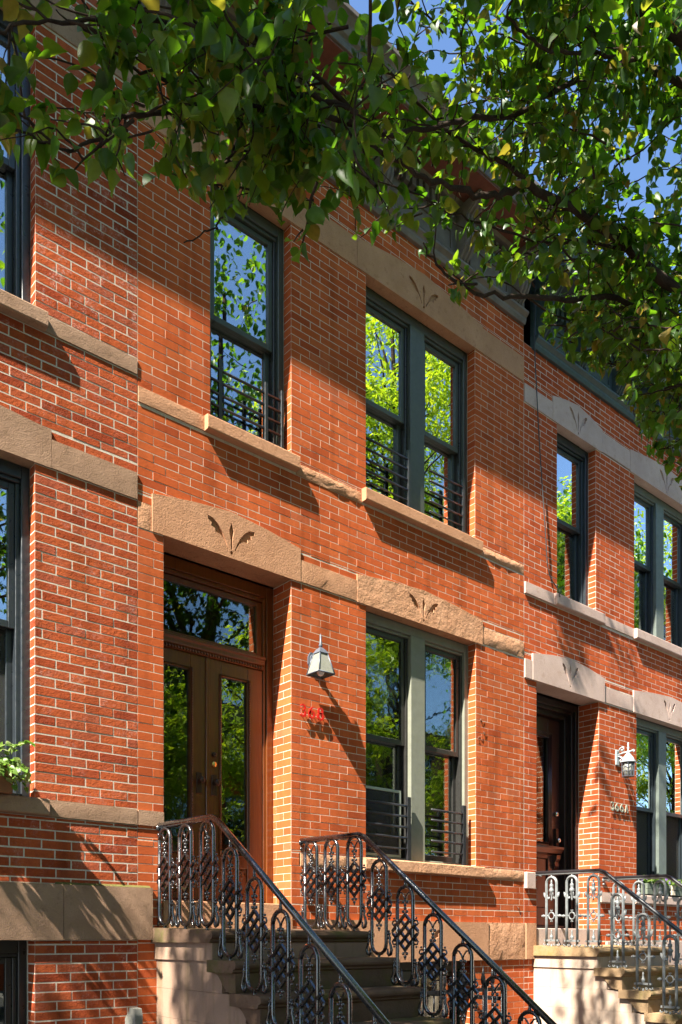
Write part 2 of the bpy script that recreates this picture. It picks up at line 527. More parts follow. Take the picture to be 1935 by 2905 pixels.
class Wall:
    def __init__(s, parent, x0, x1, z0, z1, holes, bmat, mmat, L, joint, course, zref, phase, seed, rough, white, depth=.30, y=0., objects=True):
        r = random.Random(seed)
        g = .0002
        xs = sorted({x0, x1, *[q for h in holes for q in (max(x0, h[0] - g), min(x1, h[1] + g))]})
        zs = sorted({z0, z1, *[q for h in holes for q in (max(z0, h[2] - g), min(z1, h[3] + g))]})
        mb = MB()
        for a, b in zip(xs, xs[1:]):
            run = None
            for c, d in zip(zs, zs[1:]):
                cx, cz = (a + b) / 2, (c + d) / 2
                if b - a < 1e-6 or d - c < 1e-6:
                    continue
                inside = any(h[0] - g - 1e-6 < cx < h[1] + g + 1e-6 and h[2] - g - 1e-6 < cz < h[3] + g + 1e-6 for h in holes)
                if inside:
                    if run: mb.box(a, b, y, y + depth, run[0], run[1]); run = None
                else:
                    run = (run[0], d) if run else (c, d)
            if run: mb.box(a, b, y, y + depth, run[0], run[1])
        s.obj = mb.build('wall', mmat, parent)
        items = []
        n0 = int(math.floor((z0 - zref) / course)); n1 = int(math.ceil((z1 - zref) / course))
        for i in range(n0, n1):
            za, zb = zref + i * course, zref + (i + 1) * course
            cuts = sorted({max(za, z0), min(zb, z1), *[q for h in holes for q in (h[2], h[3]) if za < q < zb and za + .001 < q < zb - .001]})
            for c, d in zip(cuts, cuts[1:]):
                if d - c < .014:
                    continue
                cz = (c + d) / 2
                segs = [(x0, x1)]
                for h in holes:
                    if h[2] < cz < h[3]:
                        ns = []
                        for a, b in segs:
                            if h[1] <= a or h[0] >= b:
                                ns.append((a, b)); continue
                            if h[0] > a: ns.append((a, h[0]))
                            if h[1] < b: ns.append((h[1], b))
                        segs = ns
                off = phase + (i % 2) * L * .5 + r.uniform(-.006, .006)
                for a, b in segs:
                    k = math.floor((a - off) / L)
                    cutx = [a]
                    q = off + (k + 1) * L
                    while q < b - 1e-6:
                        cutx.append(q + r.uniform(-.004, .004)); q += L
                    cutx.append(b)
                    if len(cutx) > 2 and cutx[1] - cutx[0] < .045: cutx.pop(1)
                    if len(cutx) > 2 and cutx[-1] - cutx[-2] < .045: cutx.pop(-2)
                    for e, f_ in zip(cutx, cutx[1:]):
                        if f_ - e < .012: continue
                        gl = joint / 2 if e > a + 1e-6 else 0.0008
                        gr_ = joint / 2 if f_ < b - 1e-6 else 0.0008
                        jb = joint * r.uniform(.4, .62)
                        items.append((e + gl, f_ - gr_, c + jb, d - (joint - jb), r.random()))
        ranked = []
        for it in items:
            ok, dp = in_view((it[0] + it[1]) / 2, y, (it[2] + it[3]) / 2)
            if ok and it[1] - it[0] > .09 and it[3] - it[2] > .04:
                ranked.append((dp + .12 * abs((it[2] + it[3]) / 2 - 3.4), it))
        ranked.sort(key=lambda t: t[0])
        single = {id(t[1]) for t in ranked[:298]} if objects else set()
        rest = MB()
        for it in items:
            rr = random.Random(it[4])
            tone = (rr.random(), white((it[0] + it[1]) / 2, (it[2] + it[3]) / 2, rr), rough(rr))
            tgt = MB() if id(it) in single else rest
            brick_shape(tgt, (it[0], y, it[2]), (1, 0, 0), (0, -1, 0), it[1] - it[0], it[3] - it[2], tone, rr)
            if tgt is not rest:
                tgt.build('brick', bmat, s.obj, fix=False)
        s.rest = rest
        s.args = (bmat, joint, course, zref, L, rough, white)
    def reveal(s, x, nx, z0, z1, y0, y1, seed):
        bmat, joint, course, zref, L, rough, white = s.args
        r = random.Random(seed)
        n0 = int(math.floor((z0 - zref) / course)); n1 = int(math.ceil((z1 - zref) / course))
        for i in range(n0, n1):
            c, d = max(z0, zref + i * course), min(z1, zref + (i + 1) * course)
            if d - c < .014: continue
            cuts = [y0, y1] if y1 - y0 < .13 else ([y0, y0 + .103, y1] if i % 2 else [y0, y0 + .206, y1])
            if len(cuts) == 3 and cuts[2] - cuts[1] < .03: cuts.pop(1)
            for a, b in zip(cuts, cuts[1:]):
                gl = joint / 2 if a > y0 else .001
                tone = (r.random(), white(x, c, r) * .3, rough(r))
                # u runs so that the face keeps its outward side
                brick_shape(s.rest, (x, a + gl, c + joint * .5), (0, 1, 0), (nx, 0, 0), b - a - gl - .0008, d - c - joint, tone, r)
    def finish(s):
        o = s.rest.build('brickwork', s.args[0], s.obj, fix=False)
        bm = bmesh.new(); bm.from_mesh(o.data)
        bmesh.ops.recalc_face_normals(bm, faces=bm.faces); bm.to_mesh(o.data); bm.free()
        tag(o, kind='stuff')

# ------------------------------------------------------------------ stone trim
LEAF = [(-.028, .045), (-.05, .10), (-.078, .15), (-.12, .205), (-.17, .24), (-.215, .247), (-.212, .215), (-.178, .202),
        (-.186, .176), (-.15, .166), (-.147, .136), (-.11, .137), (-.078, .115), (-.052, .075), (-.037, .04)]
SPEAR = [(0, .255), (.023, .19), (.009, .12), (.0065, .045), (-.0065, .045), (-.009, .12), (-.023, .19)]
DOT = [(.0145 * math.cos(a), .02 + .0145 * math.sin(a)) for a in [i * math.pi / 5 for i in range(10)]]

def lintel(parent, x0, x1, z0, zs, zp, m, yf=-.012, depth=.11, motif=None, sc=1., sx=1., name='lintel', label=None):
    xm = (x0 + x1) / 2
    outer = [(x0, z0), (x1, z0), (x1, zs), ((x1 + xm) / 2, zs + (zp - zs) * .62), (xm, zp), ((x0 + xm) / 2, zs + (zp - zs) * .62), (x0, zs)] if zp > zs else [(x0, z0), (x1, z0), (x1, zs), (x0, zs)]
    holes = []
    if motif is not None:
        mx, mz = motif
        for L in (LEAF, [(-a, b) for a, b in LEAF][::-1], SPEAR, DOT):
            holes.append([(mx + a * sc * sx, mz + b * sc) for a, b in L])
    mb = MB()
    polys = [outer] + holes
    flat = [q for p in polys for q in p]
    tri = tessellate_polygon([[Vector((q[0], q[1], 0)) for q in p] for p in polys])
    mb.add([(q[0], yf, q[1]) for q in flat], [tuple(t) for t in tri])
    n = len(outer)
    mb.add([(q[0], yf, q[1]) for q in outer] + [(q[0], yf + depth, q[1]) for q in outer], [(i, (i + 1) % n, n + (i + 1) % n, n + i) for i in range(n)] + [tuple(range(n, 2 * n))])
    for h in holes:
        n = len(h)
        mb.add([(q[0], yf, q[1]) for q in h] + [(q[0], yf + .02, q[1]) for q in h], [(i, (i + 1) % n, n + (i + 1) % n, n + i) for i in range(n)])
        t2 = tessellate_polygon([[Vector((q[0], q[1], 0)) for q in h]])
        mb.add([(q[0], yf + .02, q[1]) for q in h], [tuple(t) for t in t2])
    o = mb.build(name, m, parent, fix=False)
    bm = bmesh.new(); bm.from_mesh(o.data)
    bmesh.ops.remove_doubles(bm, verts=bm.verts, dist=1e-5)
    bmesh.ops.recalc_face_normals(bm, faces=bm.faces)
    bm.to_mesh(o.data); bm.free()
    if label: o['label'] = label
    return o

def rough_block(parent, x0, x1, z0, z1, yf, yb, m, name, amp=.004, seed=1, bevel=.006, nx=None, nz=4):
    # a stone block whose front face is uneven
    r = random.Random(seed)
    nx = nx or max(3, int((x1 - x0) / .05))
    mb = MB()
    vs_ = []
    for j in range(nz + 1):
        for i in range(nx + 1):
            e = (i in (0, nx)) or (j in (0, nz))
            x = x0 + (x1 - x0) * i / nx; z = z0 + (z1 - z0) * j / nz
            if not e:
                x += r.uniform(-.3, .3) * (x1 - x0) / nx; z += r.uniform(-.3, .3) * (z1 - z0) / nz
            else:
                if j in (0, nz) and i not in (0, nx): z += r.uniform(-.6, .6) * amp
            vs_.append((x, yf - (r.uniform(-amp, amp) if not e else -amp * 1.2), z))
    fs = [(j * (nx + 1) + i, j * (nx + 1) + i + 1, (j + 1) * (nx + 1) + i + 1, (j + 1) * (nx + 1) + i) for j in range(nz) for i in range(nx)]
    mb.add(vs_, fs, True)
    ring = [i for i in range(nx + 1)] + [j * (nx + 1) + nx for j in range(1, nz + 1)] + [nz * (nx + 1) + i for i in range(nx - 1, -1, -1)] + [j * (nx + 1) for j in range(nz - 1, 0, -1)]
    k = len(ring)
    rv = [vs_[i] for i in ring] + [(vs_[i][0], yb, vs_[i][2]) for i in ring]
    mb.add(rv, [(a, (a + 1) % k, k + (a + 1) % k, k + a) for a in range(k)])
    return mb.build(name, m, parent)

def sill(parent, x0, x1, z0, z1, m, p=.062, yb=.13, seed=3):
    # the top slopes a little outwards
    mb = MB().prism([(-p, z0 + .008), (-p + .01, z0), (yb, z0), (yb, z1 + .012), (-p + .012, z1), (-p, z1 - .008)], x0, x1, 'x')
    return mb.build('sill', m, parent, .004)

def band(parent, x0, x1, z0, z1, m, p=.012, seed=1, amp=.0025):
    return rough_block(parent, x0, x1, z0, z1, -p, .06, m, 'belt_course', amp, seed)

# ------------------------------------------------------------------ windows
def window(parent, x0, x1, z0, z1, double, frame, casing, sash, glass, y=.10, mull=.19, glow=None, meet=None, blind=None):
    """a wooden frame in the opening with one or two pairs of sliding sashes"""
    mb = MB()
    t = .055
    yb = y + .16
    mb.box(x0, x0 + t, y, yb, z0, z1); mb.box(x1 - t, x1, y, yb, z0, z1)
    mb.box(x0 + t, x1 - t, y, yb, z1 - .085, z1)
    mb.box(x0 + t, x1 - t, y + .01, yb, z0, z0 + .035)
    mb.box(x0 + t, x1 - t, y + .02, y + .05, z1 - .11, z1 - .085)
    units = [(x0 + t, x1 - t)]
    o = mb.build('window', casing, parent, .004)
    if double:
        xm = (x0 + x1) / 2 + .01
        MB().box(xm - mull / 2, xm + mull / 2, y - .012, yb - .002, z0 + .002, z1 - .087).build('mullion', casing, o, .004)
        units = [(x0 + t, xm - mull / 2), (xm + mull / 2, x1 - t)]
    zm = meet or (z0 + (z1 - z0) * .475)
    for k, (a, b) in enumerate(units):
        # parting beads
        MB().box(a, a + .028, y + .03, yb - .01, z0 + .036, z1 - .112).build('window_track', frame, o, .003)
        MB().box(b - .028, b, y + .03, yb - .01, z0 + .036, z1 - .112).build('window_track', frame, o, .003)
        a += .0285; b -= .0285
        for up in (1, 0):
            ya, yz = (y + .045, y + .085) if up else (y + .09, y + .13)
            za, zb = (zm - .02, z1 - .113) if up else (z0 + .037, zm + .025)
            s_ = .042; rb = .048 if up else .065
            sm = MB()
            sm.box(a, a + s_, ya, yz, za, zb); sm.box(b - s_, b, ya, yz, za, zb)
            sm.box(a + s_, b - s_, ya, yz, za, za + rb); sm.box(a + s_, b - s_, ya, yz, zb - s_, zb)
            so = sm.build('sash', sash, o, .003)
            g = glass[up] if isinstance(glass, (list, tuple)) else glass
            yg = (ya + yz) / 2
            MB().box(a + s_ - .005, b - s_ + .005, yg - .002, yg + .002, za + rb - .005, zb - s_ + .005).build('pane', g, o)
    if blind:
        bm_ = MB()
        bz0, bz1 = blind
        zz = bz0
        while zz < bz1:
            bm_.add([(x0 + .07, yb + .06, zz), (x1 - .07, yb + .06, zz), (x1 - .07, yb + .10, zz + .03), (x0 + .07, yb + .10, zz + .03)], [(0, 1, 2, 3)])
            zz += .045
        bm_.build('blind', M['blind'], o)
    return o

def guard(parent, x0, x1, z0, zs, y, posts, m, n=5):
    mb = MB()
    o = None
    for z in zs[:1]:
        mb.tube([(x0, y - .004, z), (x1, y - .004, z)], .008, 6)
    o = mb.build('window_guard', m, parent)
    for px_, w_ in posts:
        MB().box(px_ - w_ / 2, px_ + w_ / 2, y - .016, y + .012, z0, zs[-1] + .085).build('guard_post', m, o, .002)
    for z in zs[1:]:
        MB().tube([(x0, y - .004, z), (x1, y - .004, z)], .0115, 6).build('bar', m, o)
    return o

# ------------------------------------------------------------------ cornice
def cornice(parent, x0, x1, zb, m, msof, brackets, hgt=1.0, p=.47, closed=True):
    """zb: underside of the lower moulding; the crown's lip stands p in front of the wall"""
    b = MB()
    # architrave moulding, frieze board, crown
    b.prism([(.02, zb), (-.035, zb), (-.05, zb + .035), (-.05, zb + .06), (-.085, zb + .09), (-.085, zb + .115), (-.03, zb + .125), (.02, zb + .125)], x0, x1, 'x')
    o = b.build('cornice', m, parent, .003)
    MB().box(x0 + .001, x1 - .001, -.026, .02, zb + .124, zb + .62).build('frieze', m, o)
    zc = zb + .60
    MB().prism([(.02, zc), (-.10, zc), (-.12, zc + .03), (-p + .10, zc + .05), (-p + .10, zc + .115), (-p + .075, zc + .135), (-p + .055, zc + .19), (-p + .015, zc + .235), (-p, zc + .245), (-p, zc + .285), (.02, zc + .36)], x0 - .005, x1 + .005, 'x').build('crown_moulding', m, o, .003)
    MB().box(x0 + .01, x1 - .01, -p + .115, -.11, zc + .028, zc + .046).build('soffit', msof, o)
    # dentils under the soffit and a sunk panel between each pair of brackets
    xs = sorted(brackets)
    for a, c in zip([x0 - .04] + xs, xs + [x1 + .04]):
        a2, c2 = a + .13, c - .13
        if c2 - a2 < .2: continue
        fr = MB()
        for q in ((a2, c2, zb + .17, zb + .19), (a2, c2, zb + .36, zb + .38), (a2, a2 + .02, zb + .19, zb + .36), (c2 - .02, c2, zb + .19, zb + .36)):
            fr.box(q[0], q[1], -.04, -.024, q[2], q[3])
        fr.build('panel_moulding', m, o)
        d = MB(); x = a2
        while x < c2 - .05:
            d.box(x, x + .05, -.085, -.024, zb + .45, zb + .56); x += .085
        d.build('dentil_row', m, o)
    for x in xs:
        prof = []
        for i in range(19):
            t = i / 18
            z = zb + .12 + t * (.50)
            y = -.07 - .22 * (t ** 1.4) - .055 * math.sin(t * math.pi * 2.0 - .3) - (.05 if t > .8 else 0)
            prof.append((y, z))
        poly = [(-.02, zb + .12)] + prof + [(-.02, zb + .62)]
        k = MB().prism(poly, x - .065, x + .065, 'x')
        br = k.build('bracket', m, o, .004)
        for s_ in (-.045, 0, .045):
            ridge = MB().tube([(x + s_, y - .004, z) for y, z in prof], .011, 6)
            ridge.build('bracket_rib', m, o)
    return o

# ------------------------------------------------------------------ house shells
def shell(parent, x0, x1, ztop, zfloor):
    MB().box(x0, x0 + .10, .301, 8, -.01, ztop).build('party_wall', M['interior'], parent)
    MB().box(x1 - .10, x1, .301, 8, -.01, ztop).build('party_wall', M['interior'], parent)
    MB().box(x0 + .1, x1 - .1, 4.6, 4.7, -.01, ztop).build('inner_wall', M['interior'], parent)
    MB().box(x0, x1, .0, 8, ztop, ztop + .05).build('roof', M['roof'], parent)
    for z in zfloor:
        MB().box(x0 + .1, x1 - .1, .302, 4.6, z, z + .2).build('floor_slab', M['interior_floor'], parent)

zero = lambda *a: 0.
# ================================================================== house 368 (middle)
H = thing('brick_row_house', (5.0, 0, 0), 'orange brick row house numbered 368 with carved tan lintels and double oak doors', 'house', 'row of attached brick houses')
X0, X1 = 2.800, 7.222
holes = [
    (2.911, 4.257, 4.527, 4.79), (4.257, 4.88, 4.53, 4.712), (4.88, 6.552, 4.525, 4.765), (6.552, X1, 4.54, 4.703), (X0, 2.911, 4.527, 4.711),
    (3.006, 4.167, 1.872, 4.527),                      # door
    (4.989, 6.458, 2.30, 4.525),                       # first floor window
    (4.94, 6.53, 2.19, 2.30), (6.53, X1, 2.192, 2.295), (4.25, 4.94, 2.192, 2.295),
    (3.40, 4.167, 5.53, 7.44), (4.989, 6.446, 5.53, 7.44),
    (3.345, 4.215, 5.418, 5.53), (4.94, 6.50, 5.418, 5.53), (X0, 3.345, 5.42, 5.531), (4.215, 4.94, 5.40, 5.497), (6.50, X1, 5.415, 5.513),
    (X0, X1, 7.44, 7.69), (3.3, 4.28, 7.44, 7.72), (4.88, 6.55, 7.44, 7.72),
    (2.962, 4.30, -.1, 1.655), (3.0, 4.175, 1.655, 1.872), (4.30, X1, 1.375, 1.75), (4.75, 6.42, .15, 1.375),
]
wl = Wall(H, X0, X1, -.01, 8.02, holes, M['brick_mid'], M['mortar_mid'], .2065, .0048, .063, 4.522, .03, 11,
          lambda r: r.uniform(.0, .35) + (.5 if r.random() < .06 else 0), lambda x, z, r: 0.)
for a, z0, z1, yd in ((3.006, 1.872, 4.527, .25), (4.167, 1.872, 4.527, .25), (4.989, 2.30, 4.525, .10), (6.458, 2.30, 4.525, .10),
                      (3.40, 5.53, 7.44, .10), (4.167, 5.53, 7.44, .10), (4.989, 5.53, 7.44, .10), (6.446, 5.53, 7.44, .10), (6.42, .15, 1.375, .12)):
    left = a in (3.006, 4.989, 3.40)
    wl.reveal(a, 1 if left else -1, z0, z1, .001, yd, int(a * 100))
wl.finish()
shell(H, X0, X1, 8.85, (1.55, 4.85))
S, SP = M['stone_mid'], M['stone_spalled']
lintel(H, 2.911, 4.257, 4.527, 4.80, 4.885, S, motif=(3.585, 4.548), depth=.24, label='tan door lintel carved with three leaves and chipped along its top')
lintel(H, 4.88, 6.552, 4.525, 4.768, 4.845, SP, motif=(5.71, 4.545), sc=.9, label='flaking tan window lintel carved with three leaves')
lintel(H, 4.88, 6.552, 7.44, 7.70, 7.80, S, motif=(5.71, 7.47), sc=.9)
lintel(H, 3.30, 4.28, 7.44, 7.70, 7.78, S, motif=(3.79, 7.47), sc=.85)
band(H, 4.258, 4.878, 4.532, 4.712, S, seed=5); band(H, 6.554, X1 - .003, 4.54, 4.703, SP, seed=6, amp=.006); band(H, X0 + .003, 2.909, 4.529, 4.711, SP, .006, 7)
band(H, X0 + .003, 3.298, 7.44, 7.69, S, seed=8); band(H, 4.282, 4.878, 7.44, 7.69, S, seed=9); band(H, 6.554, X1 - .003, 7.44, 7.69, S, seed=10)
band(H, X0 + .003, 3.343, 5.421, 5.531, S, seed=11); band(H, 4.218, 4.938, 5.401, 5.497, SP, .012, 12, .006); band(H, 6.503, X1 - .003, 5.416, 5.513, SP, .012, 13, .008)
band(H, 4.262, 4.938, 2.193, 2.295, SP, .012, 14, .004); band(H, 6.533, X1 - .003, 2.193, 2.295, SP, .014, 15, .005)
sill(H, 3.345, 4.215, 5.419, 5.53, S); sill(H, 4.94, 6.50, 5.419, 5.53, S); sill(H, 4.94, 6.53, 2.192, 2.30, SP)
lintel(H, 4.75, 6.62, 1.376, 1.752, 1.752, S, yf=-.03, depth=.15, motif=(5.70, 1.42), sc=1.05, name='basement_lintel')
rough_block(H, 6.624, X1 - .004, 1.376, 1.750, -.03, .06, SP, 'basement_stone', .007, 21)
rough_block(H, 4.305, 4.746, 1.376, 1.752, -.028, .06, S, 'basement_stone', .003, 22)
fr, ca, sa = M['frame_mid'], M['casing_mid'], M['sash_mid']
w1 = window(H, 3.402, 4.165, 5.535, 7.438, False, M['sash_mid'], M['frame_mid'], M['frame_mid'], M['glass_up'], meet=6.44, blind=(5.6, 6.35))
w2 = window(H, 4.991, 6.444, 5.535, 7.438, True, M['sash_mid'], M['frame_mid'], M['frame_mid'], M['glass_up'], meet=6.45)
w3 = window(H, 4.991, 6.456, 2.302, 4.523, True, M['sash_mid'], ca, sa, M['glass_old'], meet=3.42)
w2['label'] = 'upper double window with grey green mullion'
w3['label'] = 'parlour double window with olive grey mullion'
guard(H, 3.42, 4.12, 5.545, [5.60, 5.695, 5.79, 5.885, 5.98], .055, [(3.52, .03), (3.95, .03), (4.11, .028)], M['guard'])
guard(H, 5.0, 5.59, 5.545, [5.66, 5.757, 5.853, 5.95, 6.045], .06, [(5.575, .035)], M['guard'])
guard(H, 5.86, 6.36, 5.545, [5.66, 5.757, 5.853, 5.95, 6.045], .06, [(6.335, .035)], M['guard'])
guard(H, 5.0, 5.59, 2.305, [2.42, 2.522, 2.62, 2.72, 2.818], .05, [(5.565, .045)], M['guard'])
guard(H, 5.87, 6.36, 2.305, [2.42, 2.522, 2.62, 2.72, 2.818], .05, [(6.335, .045)], M['guard'])
# an adjustable screen under the raised left sash
sc = MB()
for q in ((5.06, 5.56, 2.95, 2.975), (5.06, 5.56, 2.345, 2.37), (5.06, 5.08, 2.37, 2.95), (5.54, 5.56, 2.37, 2.95)):
    sc.box(q[0], q[1], .14, .165, q[2], q[3])
so = sc.build('window_screen', M['screen_frame'], H, .002)
MB().box(5.08, 5.54, .150, .153, 2.37, 2.95).build('screen_mesh', M['screen'], so)
# basement window, in shade behind the stoop
window(H, 4.76, 6.415, .16, 1.374, True, M['sash_mid'], M['frame_mid'], M['sash_mid'], M['glass_old'], y=.12)
cornice(H, X0 + .015, X1 - .02, 8.012, M['cornice_mid'], M['soffit_mid'], [2.95, 4.0, 5.1, 6.2, 7.05], p=.537)

# double doors with a transom
DW = M['door_wood']
yd = .25
d = MB()
for q in ((3.010, 3.075, 1.874, 4.523), (4.098, 4.163, 1.874, 4.523)):
    d.box(q[0], q[1], yd - .005, yd + .14, q[2], q[3])
d.box(3.075, 4.098, yd - .005, yd + .14, 4.43, 4.523)
d.box(3.075, 3.10, yd + .012, yd + .13, 1.90, 4.43); d.box(4.073, 4.098, yd + .012, yd + .13, 1.90, 4.43)
d.box(3.10, 4.073, yd + .012, yd + .13, 4.395, 4.43)
d.prism([(yd + .12, 3.925), (yd - .028, 3.925), (yd - .028, 3.905), (yd - .012, 3.895), (yd - .012, 3.865), (yd + .006, 3.85), (yd + .006, 3.825), (yd + .12, 3.825)], 3.10, 4.073, 'x')
d.box(3.075, 4.098, yd + .02, yd + .15, 1.874, 1.90)
door = d.build('front_door', DW, H, .004)
door['label'] = 'double oak doors with tall glass lights and a transom'
e = MB()
x = 3.11
while x < 4.06:
    e.ball((x, yd - .004, 3.838), .011, (1, .8, 1.25), 6, 4); x += .026
e.build('egg_moulding', DW, door)
tf = MB()
for q in ((3.10, 3.15, 3.93, 4.39), (4.02, 4.073, 3.93, 4.39), (3.15, 4.02, 3.93, 3.965), (3.15, 4.02, 4.352, 4.39)):
    tf.box(q[0], q[1], yd + .03, yd + .075, q[2], q[3])
tf.build('transom_frame', DW, door, .003)
MB().box(3.145, 4.025, yd + .05, yd + .055, 3.96, 4.357).build('transom_pane', M['glass_door'], door)
def leafdoor(xa, xb, ga, gb):
    k = MB()
    y0, y1 = yd + .022, yd + .07
    zt, zbm = 3.822, 1.902
    for q in ((xa, ga, zbm, zt), (gb, xb, zbm, zt), (ga, gb, 3.70, zt), (ga, gb, 2.165, 2.262), (ga, gb, zbm, 1.95)):
        k.box(q[0], q[1], y0, y1, q[2], q[3])
    k.box(ga, gb, y0 + .014, y1, 1.95, 2.165)
    k.box(ga + .04, gb - .04, y0 + .006, y0 + .016, 1.97, 2.10)
    o = k.build('door_leaf', DW, door, .004)
    b = MB()
    for pts in ([(ga - .012, y0 - .004, 2.262), (ga - .012, y0 - .004, 3.712), (gb + .012, y0 - .004, 3.712), (gb + .012, y0 - .004, 2.262), (ga - .012, y0 - .004, 2.262)],):
        b.tube(pts, .011, 6)
    b.build('bead_moulding', DW, door)
    for xq in (ga - .012, gb + .012):
        bb = MB(); z = 2.30
        while z < 3.69:
            bb.ball((xq, y0 - .012, z), .010, (.6, .8, 1.1), nu=5, nv=3); z += .02
        bb.build('bead_row', DW, door)
    cv = MB()
    xm = (ga + gb) / 2
    for s_ in (-1, 1):
        pts = [(xm + s_ * (.012 + .034 * math.sin(t * .55) * (1 - t / 16) + .006 * t), y0 + .012, 2.13 + .028 * math.cos(t * .55 + .6) * (1 - t / 18)) for t in range(15)]
        cv.tube(pts, .006, 5)
        for a in range(5):
            cv.tube([(xm + s_ * .06, y0 + .012, 2.11), (xm + s_ * (.06 + .05 * math.sin(.4 + a * .3)), y0 + .012, 2.11 + .05 * math.cos(.4 + a * .3))], .005, 5)
    cv.build('carving', DW, door)
    MB().box(ga - .004, gb + .004, (y0 + y1) / 2 - .002, (y0 + y1) / 2 + .002, 2.258, 3.704).build('door_pane', M['glass_door'], door)
leafdoor(3.101, 3.535, 3.155, 3.385)
leafdoor(3.541, 4.072, 3.670, 3.925)
MB().box(3.522, 3.553, yd + .008, yd + .022, 1.905, 3.82).build('astragal', DW, door, .004)
for xk, dz in ((3.462, 0), (3.60, -.004)):
    MB().box(xk - .024, xk + .024, yd + .012, yd + .022, 2.735 + dz, 2.90 + dz).build('lock_plate', M['bronze'], door, .003)
    MB().lathe((xk, yd - .045, 2.835 + dz), [(.006, -.002), (.02, 0), (.028, .012), (.028, .022), (.018, .036), (.009, .042), (.009, .06)], 12, 'y').build('door_knob', M['bronze'], door)
MB().lathe((3.60, yd + .006, 2.982), [(.02, 0), (.022, .006), (.022, .016)], 14, 'y').build('deadbolt', M['brass'], door)
MB().lathe((3.60, yd + .0, 3.058), [(.012, 0), (.02, .008), (.02, .022)], 14, 'y').build('deadbolt', M['bronze'], door)
MB().box(3.0, 4.175, -.015, .34, 1.655, 1.872).build('threshold', M['stone_mid'], H, .006)

# ================================================================== left house
HL = thing('brick_row_house', (1.0, 0, 0), 'weathered red brick row house at the left edge with grey brown stone bands', 'house', 'row of attached brick houses')
XL0, XL1 = -2.2, 2.797
def leftholes(x):
    return [(x - 1.17, x, 2.512, 4.714), (x - 1.25, x + .075, 2.40, 2.512), (x - 1.28, x + .108, 4.714, 4.975),
            (x - 1.17, x + .004, 5.71, 7.63), (x - 1.25, x + .065, 5.60, 5.71), (x - 1.28, x + .108, 7.63, 7.89)]
holesL = leftholes(2.065) + [
    (2.14, XL1, 2.40, 2.512), (2.13, XL1, 5.604, 5.716), (2.173, XL1, 4.716, 4.906), (2.173, XL1, 7.63, 7.86),
    (XL0, XL1, 1.582, 1.958), (.9, 2.065, .2, 1.582), (XL0, .785, 4.716, 4.906), (XL0, .815, 2.40, 2.512), (XL0, .815, 5.604, 5.716)]
def whiteL(x, z, r):
    return max(0., min(1., (.95 if 5.7 < z < 7.0 and x > 2.0 else .28) + r.uniform(-.4, .3)))
wl = Wall(HL, XL0, XL1, -.01, 8.2, holesL, M['brick_left'], M['mortar_left'], .205, .0082, .0632, 4.713, .055, 23,
          lambda r: r.uniform(.25, .8) + (.6 if r.random() < .14 else 0), whiteL)
wl.reveal(2.065, -1, 2.512, 4.714, .001, .085, 5); wl.reveal(2.069, -1, 5.71, 7.63, .001, .085, 6); wl.reveal(2.065, -1, .2, 1.582, .001, .12, 7)
wl.finish()
shell(HL, XL0, XL1, 9.04, (1.75, 5.05))
SL = M['stone_left']
sill(HL, .815, 2.14, 2.402, 2.512, SL, .062); sill(HL, .815, 2.13, 5.602, 5.71, SL, .062)
lintel(HL, .785, 2.172, 4.715, 4.965, 5.02, SL, motif=(1.47, 4.735)); lintel(HL, .785, 2.172, 7.63, 7.88, 7.95, SL, motif=(1.47, 7.65))
for q in ((2.143, 2.866, 2.403, 2.511, .014), (2.133, XL1 - .004, 5.606, 5.715, .012), (2.175, XL1 - .004, 4.717, 4.905, .014), (2.175, XL1 - .004, 7.632, 7.86, .012)):
    band(HL, q[0], min(q[1], XL1 - .003), q[2], q[3], SL, q[4], int(q[2] * 10), .0015)
band(H, 2.803, 3.003, 2.403, 2.511, SL, .014, 77, .0015)
for a, b in ((-2.2, -.35), (-.346, 1.20), (1.204, 2.245), (2.249, 2.903)):
    rough_block(HL, a, b, 1.584, 1.955, -.034, .07, SL, 'water_table', .0015, int(a * 10) + 40)
MB().prism([(-.028, 1.956), (-.003, 1.956), (-.003, 1.972)], 2.2, 2.89, 'x').build('moss_fillet', M['moss'], HL)
FL = M['frame_left']
window(HL, .897, 2.063, 2.516, 4.712, False, FL, FL, FL, [M['screen'], M['glass_up']], y=.085, meet=3.66)
window(HL, .897, 2.067, 5.714, 7.628, False, FL, FL, FL, M['glass_up'], y=.085, meet=6.7)
window(HL, .902, 2.063, .21, 1.58, False, M['sash_mid'], M['sash_mid'], M['sash_mid'], M['glass_old'], y=.14)
cornice(HL, XL0 + .01, XL1 - .02, 8.195, M['cornice_left'], M['soffit_mid'], [-2.0, -1.0, .1, 1.2, 2.6], p=.568)

